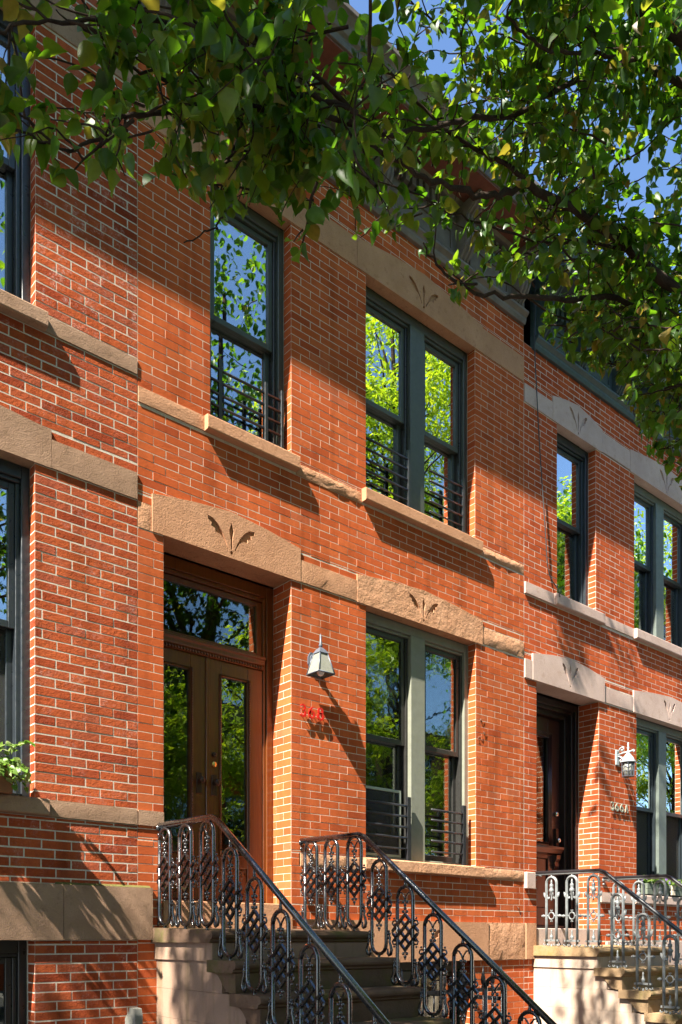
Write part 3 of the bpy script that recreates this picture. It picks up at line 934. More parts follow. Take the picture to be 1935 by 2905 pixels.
# ================================================================== right house (366A)
HR = thing('brick_row_house', (9.4, 0, 0), 'clean red brick row house numbered 366A with pinkish stone lintels and dark cornice', 'house', 'row of attached brick houses')
XR0, XR1 = 7.227, 11.64
holesR = [(7.442, 8.623, 1.70, 4.335), (7.354, 8.718, 4.335, 4.61), (XR0, 7.354, 4.335, 4.535), (8.718, 9.349, 4.345, 4.52), (9.349, 11.1, 4.335, 4.60), (11.1, XR1, 4.345, 4.52),
          (9.435, 10.98, 2.12, 4.335), (9.36, 11.05, 2.01, 2.12), (8.63, 9.36, 2.01, 2.12), (11.05, XR1, 2.01, 2.12),
          (7.809, 8.560, 5.345, 7.235), (9.384, 10.9, 5.345, 7.235),
          (7.73, 8.66, 5.222, 5.345), (9.355, 10.95, 5.228, 5.345), (XR0, 7.73, 5.224, 5.343), (8.66, 9.355, 5.24, 5.348), (10.95, XR1, 5.24, 5.348),
          (XR0, XR1, 7.238, 7.43), (7.719, 8.68, 7.235, 7.50), (9.28, 11.0, 7.235, 7.50),
          (7.40, 8.75, -.1, 1.49), (7.44, 8.63, 1.49, 1.70), (XR0, 7.45, 1.376, 1.75), (8.75, XR1, 1.18, 1.55), (9.3, 10.9, .1, 1.18)]
wl = Wall(HR, XR0, XR1, -.01, 7.86, holesR, M['brick_right'], M['mortar_right'], .2065, .0060, .063, 4.333, .08, 31,
          lambda r: r.uniform(0, .3) + (.4 if r.random() < .05 else 0), zero)
for a, nx, z0, z1, yd2 in ((7.442, 1, 1.70, 4.335, .27), (8.623, -1, 1.70, 4.335, .27), (9.435, 1, 2.12, 4.335, .10), (10.98, -1, 2.12, 4.335, .10),
                      (7.809, 1, 5.345, 7.235, .10), (8.560, -1, 5.345, 7.235, .10), (9.384, 1, 5.345, 7.235, .1), (10.9, -1, 5.345, 7.235, .1)):
    wl.reveal(a, nx, z0, z1, .001, yd2, int(a * 100))
wl.finish()
shell(HR, XR0, XR1, 8.68, (1.4, 4.68))
SR = M['stone_right']
lintel(HR, 7.356, 8.716, 4.336, 4.615, 4.70, SR, motif=(8.03, 4.365), sx=.66, sc=1.05, depth=.26, yf=-.022)
lintel(HR, 9.351, 11.1, 4.336, 4.60, 4.68, SR, motif=(10.2, 4.365), sx=.66, yf=-.018)
lintel(HR, 7.721, 8.678, 7.236, 7.50, 7.585, SR, motif=(8.2, 7.25), sx=.75, sc=1.05)
lintel(HR, 9.282, 11.0, 7.236, 7.50, 7.585, SR, motif=(10.14, 7.25), sx=.75, sc=1.05)
for i, q in enumerate(((XR0 + .003, 7.352, 4.337, 4.535, .018), (8.72, 9.347, 4.346, 4.52, .012), (XR0 + .003, 7.719, 7.239, 7.43, .012), (8.682, 9.278, 7.25, 7.47, .012),
          (XR0 + .003, 7.728, 5.225, 5.342, .025), (8.663, 9.352, 5.241, 5.348, .016), (8.632, 9.358, 2.012, 2.12, .03))):
    band(HR, q[0], q[1], q[2], q[3], SR, q[4], 50 + i, .001)
sill(HR, 7.73, 8.66, 5.223, 5.345, SR, .062); sill(HR, 9.355, 10.95, 5.229, 5.345, SR, .062); sill(HR, 9.36, 11.05, 2.012, 2.12, SR, .045)
MB().box(7.226, 7.38, -.04, .05, 2.115, 2.29).build('quoin_stone', M['stone_right'], HR, .006)
rough_block(HR, 7.228, 7.40, 1.376, 1.752, -.035, .06, M['stone_mid'], 'basement_stone', .003, 71)
rough_block(HR, 8.76, XR1, 1.182, 1.55, -.03, .06, SR, 'water_table', .0015, 72)
FR, CR = M['frame_right'], M['casing_right']
window(HR, 7.811, 8.558, 5.35, 7.233, False, FR, FR, FR, [M['glass_old'], M['glass_up']], meet=6.30, blind=(6.4, 7.1))
window(HR, 9.386, 10.898, 5.35, 7.233, True, FR, CR, FR, [M['glass_old'], M['glass_up']], meet=6.30, blind=(6.4, 7.1))
window(HR, 9.437, 10.978, 2.125, 4.333, True, FR, CR, FR, [M['screen'], M['glass_up']], meet=3.22)
cornice(HR, 7.36, XR1 - .02, 7.845, M['cornice_right'], M['cornice_right'], [7.47, 8.17, 8.92, 9.7, 10.5, 11.3], p=.52)
# dark panelled door deep in its frame
dm = M['door_frame_dark']
k = MB()
for i, (t, ya, yb) in enumerate(((.06, .27, .33), (.10, .30, .40), (.15, .36, .50))):
    k.box(7.446 + (0 if i == 0 else (.06, .10)[i - 1]), 7.446 + t, ya, yb, 1.703, 4.333)
    k.box(8.619 - t, 8.619 - (0 if i == 0 else (.06, .10)[i - 1]), ya, yb, 1.703, 4.333)
    k.box(7.446 + t, 8.619 - t, ya, yb, 4.333 - t - .02, 4.333 - (0 if i == 0 else (.06, .10)[i - 1]))
k.box(7.6, 8.47, .36, .52, 1.703, 1.74)
doorR = k.build('front_door', dm, HR, .004)
DD = M['door_dark']
k = MB()
for q in ((7.60, 7.80, 1.742, 4.16), (8.24, 8.47, 1.742, 4.16), (7.80, 8.24, 3.93, 4.16), (7.80, 8.24, 2.52, 2.70), (7.80, 8.24, 1.742, 1.95)):
    k.box(q[0], q[1], .43, .48, q[2], q[3])
k.box(7.80, 8.24, .45, .48, 1.95, 2.52)
k.build('door_leaf', DD, doorR, .005)
for off, rr, yy in ((0, .016, .425), (.035, .010, .427), (.06, .008, .427)):
    MB().tube([(8.24 + off, yy, 2.70 - off), (8.24 + off, yy, 3.93 + off), (7.80 - off, yy, 3.93 + off), (7.80 - off, yy, 2.70 - off), (8.24 + off, yy, 2.70 - off)], rr, 6).build('glazing_bead', DD, doorR)
MB().box(7.795, 8.245, .452, .456, 2.695, 3.935).build('door_pane', M['glass_door'], doorR)
MB().prism([(.43, 2.66), (.34, 2.66), (.34, 2.635), (.36, 2.61), (.38, 2.58), (.43, 2.565)], 7.62, 8.43, 'x').build('door_shelf', DD, doorR, .003)
for xb in (7.68, 8.36):
    MB().prism([(.43, 2.565), (.365, 2.565), (.37, 2.52), (.395, 2.48), (.39, 2.44), (.43, 2.39)], xb - .035, xb + .035, 'x').build('door_corbel', DD, doorR, .003)
MB().box(8.36, 8.41, .40, .43, 2.68, 2.88).build('lock_plate', M['bronze'], doorR, .003)
MB().lathe((8.385, .36, 2.74), [(.015, 0), (.03, .008), (.03, .03), (.012, .045), (.012, .07)], 12, 'y').build('door_knob', M['steel'], doorR)
MB().lathe((8.375, .385, 3.05), [(.02, 0), (.03, .01), (.03, .045)], 12, 'y').build('deadbolt', M['steel'], doorR)
MB().box(7.44, 8.63, -.015, .36, 1.49, 1.70).build('threshold', SR, HR, .006)

# ================================================================== stoops
def stoop(x0, x1, ztop, label, mstep, mash, xin=.015, rows=None):
    st = thing('stoop', ((x0 + x1) / 2, -.8, 0), label, 'stoop', 'stone stoops leading to the front doors')
    rise, run, front = .2055, .272, -.83
    n = 8
    def nose(y0, z):   # bullnose slab edge then a fillet and cove, seen from the side
        pts = []
        for i in range(7):
            a = math.pi / 2 + math.pi * i / 6
            pts.append((y0 + .028 + .028 * math.cos(a), z - .028 + .028 * math.sin(a)))
        return pts + [(y0 + .028, z - .056), (y0 + .028, z - .07), (y0 + .042, z - .08)]
    # platform
    z = ztop
    pl = [(-.002, z + .012)] + [(a, b - .02 * 0) for a, b in nose(front, z - .014)] + [(-.002, z - .094)]
    MB().prism(pl, x0, x1, 'x', False).build('platform', mstep, st, .002)
    fas = [(-.002, z - .0945), (front + .045, z - .0945), (front + .045, z - .215), (-.002, z - .215)]
    MB().prism(fas, x0 + .028, x1 - .028, 'x').build('fascia', mash, st, .004)
    for i in range(1, n):
        zt = ztop - rise * i
        yf = front - run * i
        yb = yf + run + .07
        MB().prism([(yb, zt)] + nose(yf, zt) + [(yb, zt - .08)], x0, x1, 'x', False).build('tread', mstep, st, .002)
        # riser block with an ogee end, as on a carved string
        pr = [(yb - .012, zt - .0805), (yf + .045, zt - .0805), (yf + .045, zt - rise)]
        for t in range(9):
            q = t / 8
            pr.append((yf + .10 + (yb - .03 - yf - .10) * q, zt - rise + (rise - .085) * (q - .16 * math.sin(2 * math.pi * q))))
        MB().prism(pr, x0 + .028, x1 - .028, 'x', False).build('riser', mstep, st, .002)
    # ashlar side walls: one block at a time, one course per step
    for xs, s_ in ((x0 + .028 + xin, 1), (x1 - .028 - xin, -1)):
        za = ztop - .2155
        i = 0
        while za > 0.03:
            zb = max(0, za - rise)
            yend = front - run * (i + 1) + run * .82
            cut = [-.002]
            q = -.36 if i % 2 == 0 else -.58
            while q > yend + .12:
                cut.append(q); q -= .44
            cut.append(yend)
            for a, b in zip(cut, cut[1:]):
                MB().box(min(xs, xs + .22 * s_), max(xs, xs + .22 * s_), b + .0007, a - .0007, zb + .0007, za - .0007).build('ashlar_block', mash, st, .001)
            za = zb; i += 1
    # rubble core so that nothing is hollow
    cor = MB()
    for i in range(n):
        yf = front - run * i + .05
        cor.box(x0 + .07, x1 - .07, yf, -.01, max(0, ztop - rise * (i + 1)), ztop - .0975 - rise * i)
    cor.build('core', mash, st)
    return st
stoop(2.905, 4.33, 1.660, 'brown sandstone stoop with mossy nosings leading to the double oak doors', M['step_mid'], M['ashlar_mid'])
stoop(7.345, 8.78, 1.505, 'cream sandstone stoop with mossy nosings at the right edge', M['step_right'], M['ashlar_right'])

# ================================================================== cast iron railings
def scroll(mb, pts, r, n=5):
    mb.tube([(0, a, b) for a, b in pts], r, n)
def baluster_lattice():
    """elongated loop, diamond lattice with trefoils, heart at the top and scroll feet; stands on z = 0"""
    lo = MB(); la = MB(); fi = MB(); feet = []
    hw = .078
    loop = [(hw * math.cos(a), .633 + hw * math.sin(a)) for a in [math.pi * i / 8 for i in range(9)]]
    loop += [(-hw, .11)] + [(hw * math.cos(a), .098 + hw * math.sin(a)) for a in [math.pi + math.pi * i / 8 for i in range(9)]] + [(hw, .633)]
    lo.tube([(0, a, b) for a, b in loop], .0140, 6)
    for s_ in (-1, 1):
        for (a, b), (c, d_) in (((0, .51), (.125, .392)), ((-.045, .468), (.11, .322)), ((-.11, .443), (.045, .298)), ((-.125, .373), (0, .255))):
            la.tube([(-.004 * s_, s_ * a, b), (-.004 * s_, s_ * c, d_)], .0122, 4)
        la.tube([(0, s_ * q[0], q[1]) for q in ((.122, .40), (.132, .382), (.122, .365))], .008, 5)
        scr = [(.075, .447), (.098, .468), (.122, .466), (.130, .446), (.118, .434), (.108, .442)]
        la.tube([(0, s_ * a, b) for a, b in scr], .007, 5)
        la.tube([(0, s_ * a, .765 - b) for a, b in scr], .007, 5)
        la.ball((0, s_ * .112, .484), .009); la.ball((0, s_ * .112, .281), .009)
    def trefoil(z, up):
        nonlocal fi
        fi.ball((0, 0, z + .022 * up), .0125); fi.ball((0, -.018, z), .012); fi.ball((0, .018, z), .012); fi.ball((0, 0, z - .014 * up), .009)
        fi.ball((0, 0, z + .038 * up), .007)
    trefoil(.60, -1)
    keep = fi; fi = MB(); trefoil(.532, 1); t1 = fi; fi = MB(); trefoil(.232, -1); t2_ = fi; fi = keep
    for s_ in (-1, 1):
        fi.tube([(0, s_ * q[0], q[1]) for q in ((.0, .615), (.012, .642), (.034, .668), (.052, .67), (.058, .65))], .0065, 5)
        sc_ = MB(); feet.append(sc_)
        sc_.tube([(0, s_ * q[0], q[1]) for q in ((.104, .165), (.118, .14), (.112, .112), (.124, .085), (.134, .05), (.124, .02), (.106, .012), (.094, .025), (.092, .06))], [.006, .009, .009, .010, .012, .012, .011, .010, .006], 6)
        sc_.ball((0, s_ * .094, .172), .0135); sc_.ball((0, s_ * .112, .168), .010); sc_.ball((0, s_ * .104, .188), .009); sc_.ball((0, s_ * .10, .14), .010)
    lo.ball((0, 0, .012), .014, (1, 1, .9))
    return lo, la, fi, t1, t2_, *feet
def baluster_urn():
    """two flat bars joined in a round arch, urn under the arch, ring across the middle, scroll feet"""
    lo = MB(); la = MB(); fi = MB(); sc_ = MB()
    hw = .062
    arch = [(hw, .03)] + [(hw, .30), (hw, .50)] + [(hw * math.cos(a), .66 + hw * math.sin(a)) for a in [math.pi * i / 10 for i in range(11)]] + [(-hw, .50), (-hw, .30), (-hw, .03)]
    lo.tube([(0, a, b) for a, b in arch], .0165, 6, flat=.75)
    lo.tube([(-.008, a, b) for a, b in arch], .010, 6)
    ring = [(.034 * math.cos(a), .318 + .036 * math.sin(a)) for a in [2 * math.pi * i / 14 for i in range(15)]]
    la.tube([(0, a, b) for a, b in ring], .0085, 6, cap=False)
    for s_ in (-1, 1):
        la.tube([(0, s_ * .034, .318), (0, s_ * .115, .318)], .008, 6)
        for u, r_ in ((.045, .011), (.085, .013), (.10, .017), (.115, .012)):
            la.ball((0, s_ * u, .318), r_)
        for q in ((0, .365), (0, .271)):
            la.ball((0, q[0], q[1]), .009); la.ball((0, q[0] + .009 * s_, q[1] + (.01 if q[1] > .3 else -.01)), .007); 
        for t in range(4):   # shell swags
            fi.tube([(0, s_ * (.092 - .012 * t), .565 - .006 * t), (0, s_ * (.088 - .012 * t), .525), (0, s_ * (.06 - .006 * t), .495), (0, s_ * .02, .515 - .003 * t)], .0085, 5)
        fi.tube([(0, s_ * .02, .515), (0, s_ * .018, .55), (0, s_ * .012, .575)], .006, 5)
        sc_.tube([(0, s_ * q[0], q[1]) for q in ((.062, .045), (.07, .014), (.088, .006), (.1, .016), (.094, .028))], .007, 5)
        sc_.tube([(0, s_ * q[0], q[1]) for q in ((.058, .045), (.05, .014), (.036, .006), (.026, .016), (.034, .026))], .007, 5)
    fi.lathe((0, 0, 0), [(.004, .472), (.010, .49), (.006, .505), (.008, .535), (.022, .568), (.029, .58), (.022, .60), (.014, .61), (.021, .625), (.02, .645), (.008, .655), (.012, .668), (.010, .68), (.003, .70)], 8)
    la.lathe((0, 0, 0), [(.016, .062), (.011, .075), (.019, .09), (.019, .108), (.008, .118), (.012, .13), (.005, .145), (.010, .158), (.003, .175)], 8)
    sc_.box(-.012, .012, -.088, .088, .052, .072)
    return lo, la, fi, sc_
def meshset(parts, m, names):
    out = []
    for p, nme in zip(parts, names):
        o = p.mesh(nme, m)
        bm = bmesh.new(); bm.from_mesh(o); bmesh.ops.recalc_face_normals(bm, faces=bm.faces); bm.to_mesh(o); bm.free()
        out.append((nme, o))
    return out
SET1 = meshset(baluster_lattice(), M['iron'], ('baluster', 'lattice', 'heart_finial', 'trefoil', 'trefoil', 'scroll_foot', 'scroll_foot'))
SET2 = meshset(baluster_urn(), M['iron_grey'], ('baluster', 'ring_ornament', 'urn', 'scroll_foot'))

def railing(x, zt, label, mset, m, ys_flat, ys_slope, yknee, ztread, base, scale=1., frontstep=-.83, nslope=6):
    t = thing('stair_railing', (x, -.8, zt - .72), label, 'railing', 'iron railings on the stoops')
    slope = .2055 / .272
    yend = frontstep - .272 * 6.2
    def rail_z(y):
        return zt + .02 * y if y > yknee else zt + .02 * yknee - slope * (yknee - y)
    prof = []
    path = [(x, -.012, rail_z(-.012)), (x, yknee + .03, rail_z(yknee + .03)), (x, yknee - .03, rail_z(yknee - .03) - .0), (x, yend, rail_z(yend))]
    h = MB()
    # handrail: a flattened round section with a lower lip
    h.tube(path, .019, 10)
    o = h.build('handrail', m, t)
    MB().tube([(a, b, c - .016) for a, b, c in path], .014, 6).build('rail_lip', m, t)
    br = MB()
    br.tube([(x, .0, zt - .02), (x, -.05, zt - .02), (x, -.09, zt - .035)], .011, 5); br.ball((x, -.012, zt - .02), .025, (1, .5, 1)); br.ball((x, -.012, zt - .07), .014)
    br.build('wall_bracket', m, t)
    def put(y, z, ztop_):
        root = None
        hgt = .72
        for nme, me in mset:
            b = link(nme, me)
            if root is None:
                b.location = (x, y, z); b.scale = (1, 1, scale)
                attach(b, t); root = b
            else:
                b.parent = root
        MB().tube([(x, y, z - .03), (x, y, z + .02)], .010, 6).build('pin', m, t)
        MB().tube([(x, y, z + .705 * scale), (x, y, ztop_ - .02)], .009, 6).ball((x, y, z + .725 * scale), .013).build('pin', m, t)
    for y in ys_flat:
        put(y, base(y), rail_z(y))
    for i, y in enumerate(ys_slope):
        put(y, ztread - .2055 * i + .012, rail_z(y))
    return t
b1 = lambda y: 1.672 + .014 * y * 1.2
railing(2.962, 2.412, 'glossy black lattice railing on the left side of the brown stoop', SET1, M['iron'], (-.10, -.39, -.675), [-.952 - .272 * i for i in range(6)], -.765, 1.447, b1)
railing(4.262, 2.400, 'glossy black lattice railing on the right side of the brown stoop', SET1, M['iron'], (-.14, -.40, -.675), [-.952 - .272 * i for i in range(6)], -.755, 1.447, b1)
b2 = lambda y: 1.512 + .014 * y * 1.2
railing(7.41, 2.286, 'silver grey urn railing on the near side of the cream stoop', SET2, M['iron_grey'], (-.215, -.465, -.717), [-.985 - .272 * i for i in range(6)], -.815, 1.292, b2, 1.0)
railing(8.70, 2.290, 'silver grey urn railing on the far side of the cream stoop', SET2, M['iron_grey'], (-.205, -.46, -.715), [-.985 - .272 * i for i in range(6)], -.815, 1.292, b2, 1.0)
for o in list(bpy.data.objects):
    if o.name.startswith('handrail') and o.parent and 'silver' in o.parent.get('label', ''):
        o.data.materials[0] = M['guard']

# ================================================================== wall lamps, numbers, small things
def lamp_lantern(x, z):
    t = thing('wall_lamp', (x, 0, z), 'grey tapered lantern wall lamp with white bulb above the red number 368', 'lamp')
    m = M['lamp_paint']
    oc = [(.042 * math.cos(a + .39), .075 * math.sin(a + .39)) for a in [i * math.pi / 4 for i in range(8)]]
    MB().prism([(x + a, z + .065 + b) for a, b in oc], -.018, -.004, 'y').prism([(x + a * .7, z + .065 + b * .7) for a, b in oc], -.035, -.0185, 'y').build('back_plate', m, t, .003)
    MB().tube([(x, -.03, z + .06), (x, -.06, z + .075), (x, -.09, z + .115), (x, -.125, z + .12)], [.02, .02, .016, .02], 8).build('arm', m, t)
    yc = -.13
    def ring(r, zz):
        return [(x - r, yc - r, zz), (x + r, yc - r, zz), (x + r, yc + r, zz), (x - r, yc + r, zz)]
    top, bot = ring(.04, z + .095), ring(.082, z - .075)
    c = MB()
    for a, b in zip(top, bot):
        c.tube([a, b], .006, 5)
    for rr in (top, bot):
        for i in range(4):
            c.tube([rr[i], rr[(i + 1) % 4]], .0065, 5)
    cap = ring(.048, z + .095) + ring(.03, z + .125) + ring(.012, z + .145)
    c.add(cap, [(0, 1, 5, 4), (1, 2, 6, 5), (2, 3, 7, 6), (3, 0, 4, 7), (4, 5, 9, 8), (5, 6, 10, 9), (6, 7, 11, 10), (7, 4, 8, 11), (8, 9, 10, 11), (3, 2, 1, 0)])
    c.build('cage', m, t)
    for i in range(4):
        k = (i + 1) % 4
        q = [top[i], top[k], bot[k], bot[i]]
        MB().add([tuple(Vector(p) * .985 + Vector((x, yc, z)) * .015) for p in q], [(0, 1, 2, 3)]).build('lamp_pane', M['lamp_glass'], t)
    MB().lathe((x, yc, z), [(.006, .14), (.012, .15), (.018, .165), (.010, .178), (.014, .19), (.007, .2), (.009, .235), (.002, .26)], 8).build('finial', m, t)
    MB().lathe((x, yc, z), [(.012, .05), (.02, .02), (.034, -.03), (.036, -.055), (.02, -.082), (.004, -.09)], 12).build('bulb', M['bulb'], t)
lamp_lantern(4.372, 3.835)

def lamp_bell(x, z):
    t = thing('wall_lamp', (x, 0, z), 'chalky white scrolled wall lamp with gridded glass beside the 366A number', 'lamp')
    m = M['lamp_white']
    MB().box(x - .035, x + .035, -.02, -.003, z - .09, z + .09).build('back_plate', m, t, .006)
    s_ = MB()
    s_.tube([(x, -.02, z + .03), (x, -.09, z + .045), (x, -.19, z + .05), (x, -.225, z + .06), (x, -.235, z + .045), (x, -.222, z + .035)], .011, 6)
    s_.tube([(x, -.02, z + .05), (x, -.05, z + .105), (x, -.085, z + .12), (x, -.10, z + .095), (x, -.08, z + .075), (x, -.065, z + .09)], .009, 6)
    s_.tube([(x, -.02, z + .02), (x, -.06, z - .0), (x, -.09, z - .03), (x, -.07, z - .06), (x, -.045, z - .04), (x, -.06, z - .025)], .009, 6)
    s_.build('scroll_arm', m, t)
    y = -.155
    MB().lathe((x, y, z), [(.004, .16), (.012, .13), (.006, .11), (.016, .095), (.008, .075), (.014, .05), (.02, .03), (.04, .005), (.062, -.02), (.075, -.055), (.09, -.072), (.088, -.08)], 14).build('bell_cap', m, t)
    c = MB()
    for i in range(6):
        a = math.pi / 6 + i * math.pi / 3; a2 = a + math.pi / 3
        p = lambda r_, ang, zz: (x + r_ * math.cos(ang), y + r_ * math.sin(ang), z + zz)
        for f_ in (0, .5):
            ang = a + f_ * math.pi / 3
            rr = .08 if f_ == 0 else .07
            c.tube([p(rr, ang, -.08), p(rr * .93, ang, -.24)], .004, 4)
        for zz, rr in ((-.08, .08), (-.13, .0785), (-.18, .077), (-.24, .075)):
            c.tube([p(rr, a, zz), p(rr, a2, zz)], .004, 4)
    c.build('cage', M['lamp_paint'], t)
    MB().lathe((x, y, z), [(.07, -.082), (.066, -.238)], 6).build('lamp_pane', M['lamp_glass'], t)
lamp_bell(8.99, 3.73)

def stroke(mb, pts, ws, y0, y1, x, z):
    L, Rr = [], []
    for i, p in enumerate(pts):
        a = pts[max(0, i - 1)]; b = pts[min(len(pts) - 1, i + 1)]
        dx, dz = b[0] - a[0], b[1] - a[1]
        n = math.hypot(dx, dz) or 1
        L.append((x + p[0] - dz / n * ws[i] / 2, z + p[1] + dx / n * ws[i] / 2))
        Rr.append((x + p[0] + dz / n * ws[i] / 2, z + p[1] - dx / n * ws[i] / 2))
    for i in range(len(pts) - 1):
        q = [L[i], L[i + 1], Rr[i + 1], Rr[i]]
        vs_ = [(a, y0, b) for a, b in q] + [(a, y1, b) for a, b in q]
        mb.add(vs_, [(0, 1, 2, 3), (7, 6, 5, 4), (0, 4, 5, 1), (1, 5, 6, 2), (2, 6, 7, 3), (3, 7, 4, 0)])
def arcp(cx, cz, rx, rz, a0, a1, n=12):
    return [(cx + rx * math.cos(R(a0 + (a1 - a0) * i / n)), cz + rz * math.sin(R(a0 + (a1 - a0) * i / n))) for i in range(n + 1)]
def swell(n, lo, hi, k=1):
    return [lo + (hi - lo) * math.sin(math.pi * i / n) ** k for i in range(n + 1)]
def digit(ch, mb, x, z, h, y0, y1):
    s = h / .1
    def S(pts): return [(a * s, b * s) for a, b in pts]
    def W(ws): return [v * s * 1.12 for v in ws]
    if ch == '3':
        stroke(mb, S(arcp(.03, .074, .024, .023, 150, -80)), W(swell(12, .006, .017)), y0, y1, x, z)
        stroke(mb, S(arcp(.03, .028, .028, .026, 80, -150)), W(swell(12, .006, .019)), y0, y1, x, z)
    if ch == '6':
        stroke(mb, S(arcp(.032, .03, .026, .028, 0, 360, 18)), W([.012 + .006 * abs(math.cos(math.pi * i / 9)) for i in range(19)]), y0, y1, x, z)
        stroke(mb, S([(.055, .098), (.036, .090), (.018, .072), (.008, .05), (.006, .03)]), W([.006, .010, .015, .018, .018]), y0, y1, x, z)
    if ch == '8':
        stroke(mb, S(arcp(.031, .076, .022, .022, 0, 360, 18)), W([.010 + .006 * abs(math.cos(math.pi * i / 9)) for i in range(19)]), y0, y1, x, z)
        stroke(mb, S(arcp(.031, .028, .027, .026, 0, 360, 18)), W([.010 + .008 * abs(math.cos(math.pi * i / 9)) for i in range(19)]), y0, y1, x, z)
    if ch == 'A':
        stroke(mb, S([(.004, 0), (.032, .1)]), W([.009, .009]), y0, y1, x, z)
        stroke(mb, S([(.032, .1), (.062, 0)]), W([.016, .016]), y0, y1, x, z)
        stroke(mb, S([(.014, .034), (.052, .034)]), W([.008, .008]), y0, y1, x, z)
        for q in (.004, .062): stroke(mb, S([(q - .012, .003), (q + .012, .003)]), W([.007, .007]), y0, y1, x, z)
def number(text, x, z, h, gap, m, label, stand=.014):
    t = thing('house_number', (x, 0, z), label, 'house number')
    for i, ch in enumerate(text):
        mb = MB(); digit(ch, mb, x + i * gap, z, h, -stand - .010, -stand)
        o = mb.build('digit', m, t)
        for f_ in (.25, .76):
            MB().tube([(x + i * gap + .03 * h / .1, .002, z + h * f_), (x + i * gap + .03 * h / .1, -stand - .001, z + h * f_)], .003, 5).build('pin', m, t)
number('368', 4.236, 3.420, .098, .094, M['red'], 'red metal digits 368 on pins on the brick beside the doors', .022)
number('366A', 8.845, 3.098, .098, .103, M['number_metal'], 'greenish bronze digits 366A on the brick under the white lamp', .012)

# service cable
cb = MB()
pts = [(7.36, -.02, 9.2), (7.352, -.05, 8.5), (7.35, -.045, 7.86), (7.40, -.035, 7.4), (7.45, -.03, 6.9), (7.51, -.028, 6.4), (7.56, -.03, 5.95), (7.60, -.028, 5.62), (7.655, -.03, 5.49), (7.72, -.045, 5.42), (7.75, -.068, 5.36), (7.765, -.07, 5.30)]
def smooth(pts, n=5):
    out = []
    P = [Vector(p) for p in pts]
    for i in range(len(P) - 1):
        a, b, c, d_ = P[max(i - 1, 0)], P[i], P[i + 1], P[min(i + 2, len(P) - 1)]
        for k in range(n):
            t = k / n
            out.append(.5 * ((2 * b) + (c - a) * t + (2 * a - 5 * b + 4 * c - d_) * t * t + (3 * b - a - 3 * c + d_) * t ** 3))
    out.append(P[-1])
    return out
cb.tube(smooth(pts), .0065, 6)
tag(cb.build('cable', M['cable']), 'thin black cable hanging down the brick beside the upper window sill', 'cable')

# dead vine bits on the wall
for i, (x, z) in enumerate(((6.52, 3.78), (6.57, 3.66), (6.50, 3.60), (7.12, 1.92))):
    mb = MB(); r = random.Random(i)
    for k in range(3):
        a = r.uniform(-2.2, .2)
        p0 = Vector((x + r.uniform(-.01, .01), -.004, z))
        mb.tube([p0, p0 + Vector((.02 * math.cos(a), -.008, .02 * math.sin(a))), p0 + Vector((.042 * math.cos(a + .3), -.004, .042 * math.sin(a + .3)))], [.003, .0026, .0015], 5)
    tag(mb.build('vine_stub', M['twig_dead']), ['dead brown vine stub topmost of three right of the parlour window', 'dead brown vine stub middle of three right of the parlour window', 'dead brown vine stub lowest of three right of the parlour window', 'dead vine tendril on brick low beside the quoin stone'][i], 'vine stub', 'dead vine stubs on the brick')

# weathered post beside the stoop
mb = MB()
mb.prism([(-.36, 0), (-.26, 0), (-.26, 1.09), (-.275, 1.13), (-.345, 1.125), (-.36, 1.08)], 2.60, 2.655, 'x')
p = thing('wooden_post', (2.63, -.31, 0), 'weathered grey wooden post top in the yard left of the brown stoop', 'post')
mb.build('post_board', M['post_wood'], p, .004)
MB().prism([(-.255, 0), (-.20, 0), (-.20, 1.05), (-.255, 1.10)], 2.605, 2.65, 'x').build('post_board', M['post_wood'], p, .004)

# iron spear fence in front of the basement window
f = thing('iron_fence', (5.7, -.42, 0), 'black iron spear fence in the yard behind the right railing of the brown stoop', 'fence')
for z in (.22, 1.10):
    MB().box(4.55, 6.38, -.432, -.408, z, z + .035).build('rail', M['guard'], f, .003)
x = 4.62
while x < 6.35:
    mb = MB().tube([(x, -.42, 0), (x, -.42, 1.16)], .009, 6)
    mb.lathe((x, -.42, 0), [(.009, 1.12), (.018, 1.14), (.01, 1.16), (.02, 1.18), (.024, 1.21), (.014, 1.26), (.002, 1.345)], 6)
    mb.build('picket', M['guard'], f)
    x += .132
MB().box(6.36, 6.40, -.44, -.0, 1.0, 1.04).build('rail', M['guard'], f, .003)
MB().box(6.36, 6.40, -.44, -.40, 0, 1.2).build('fence_post', M['guard'], f, .003)

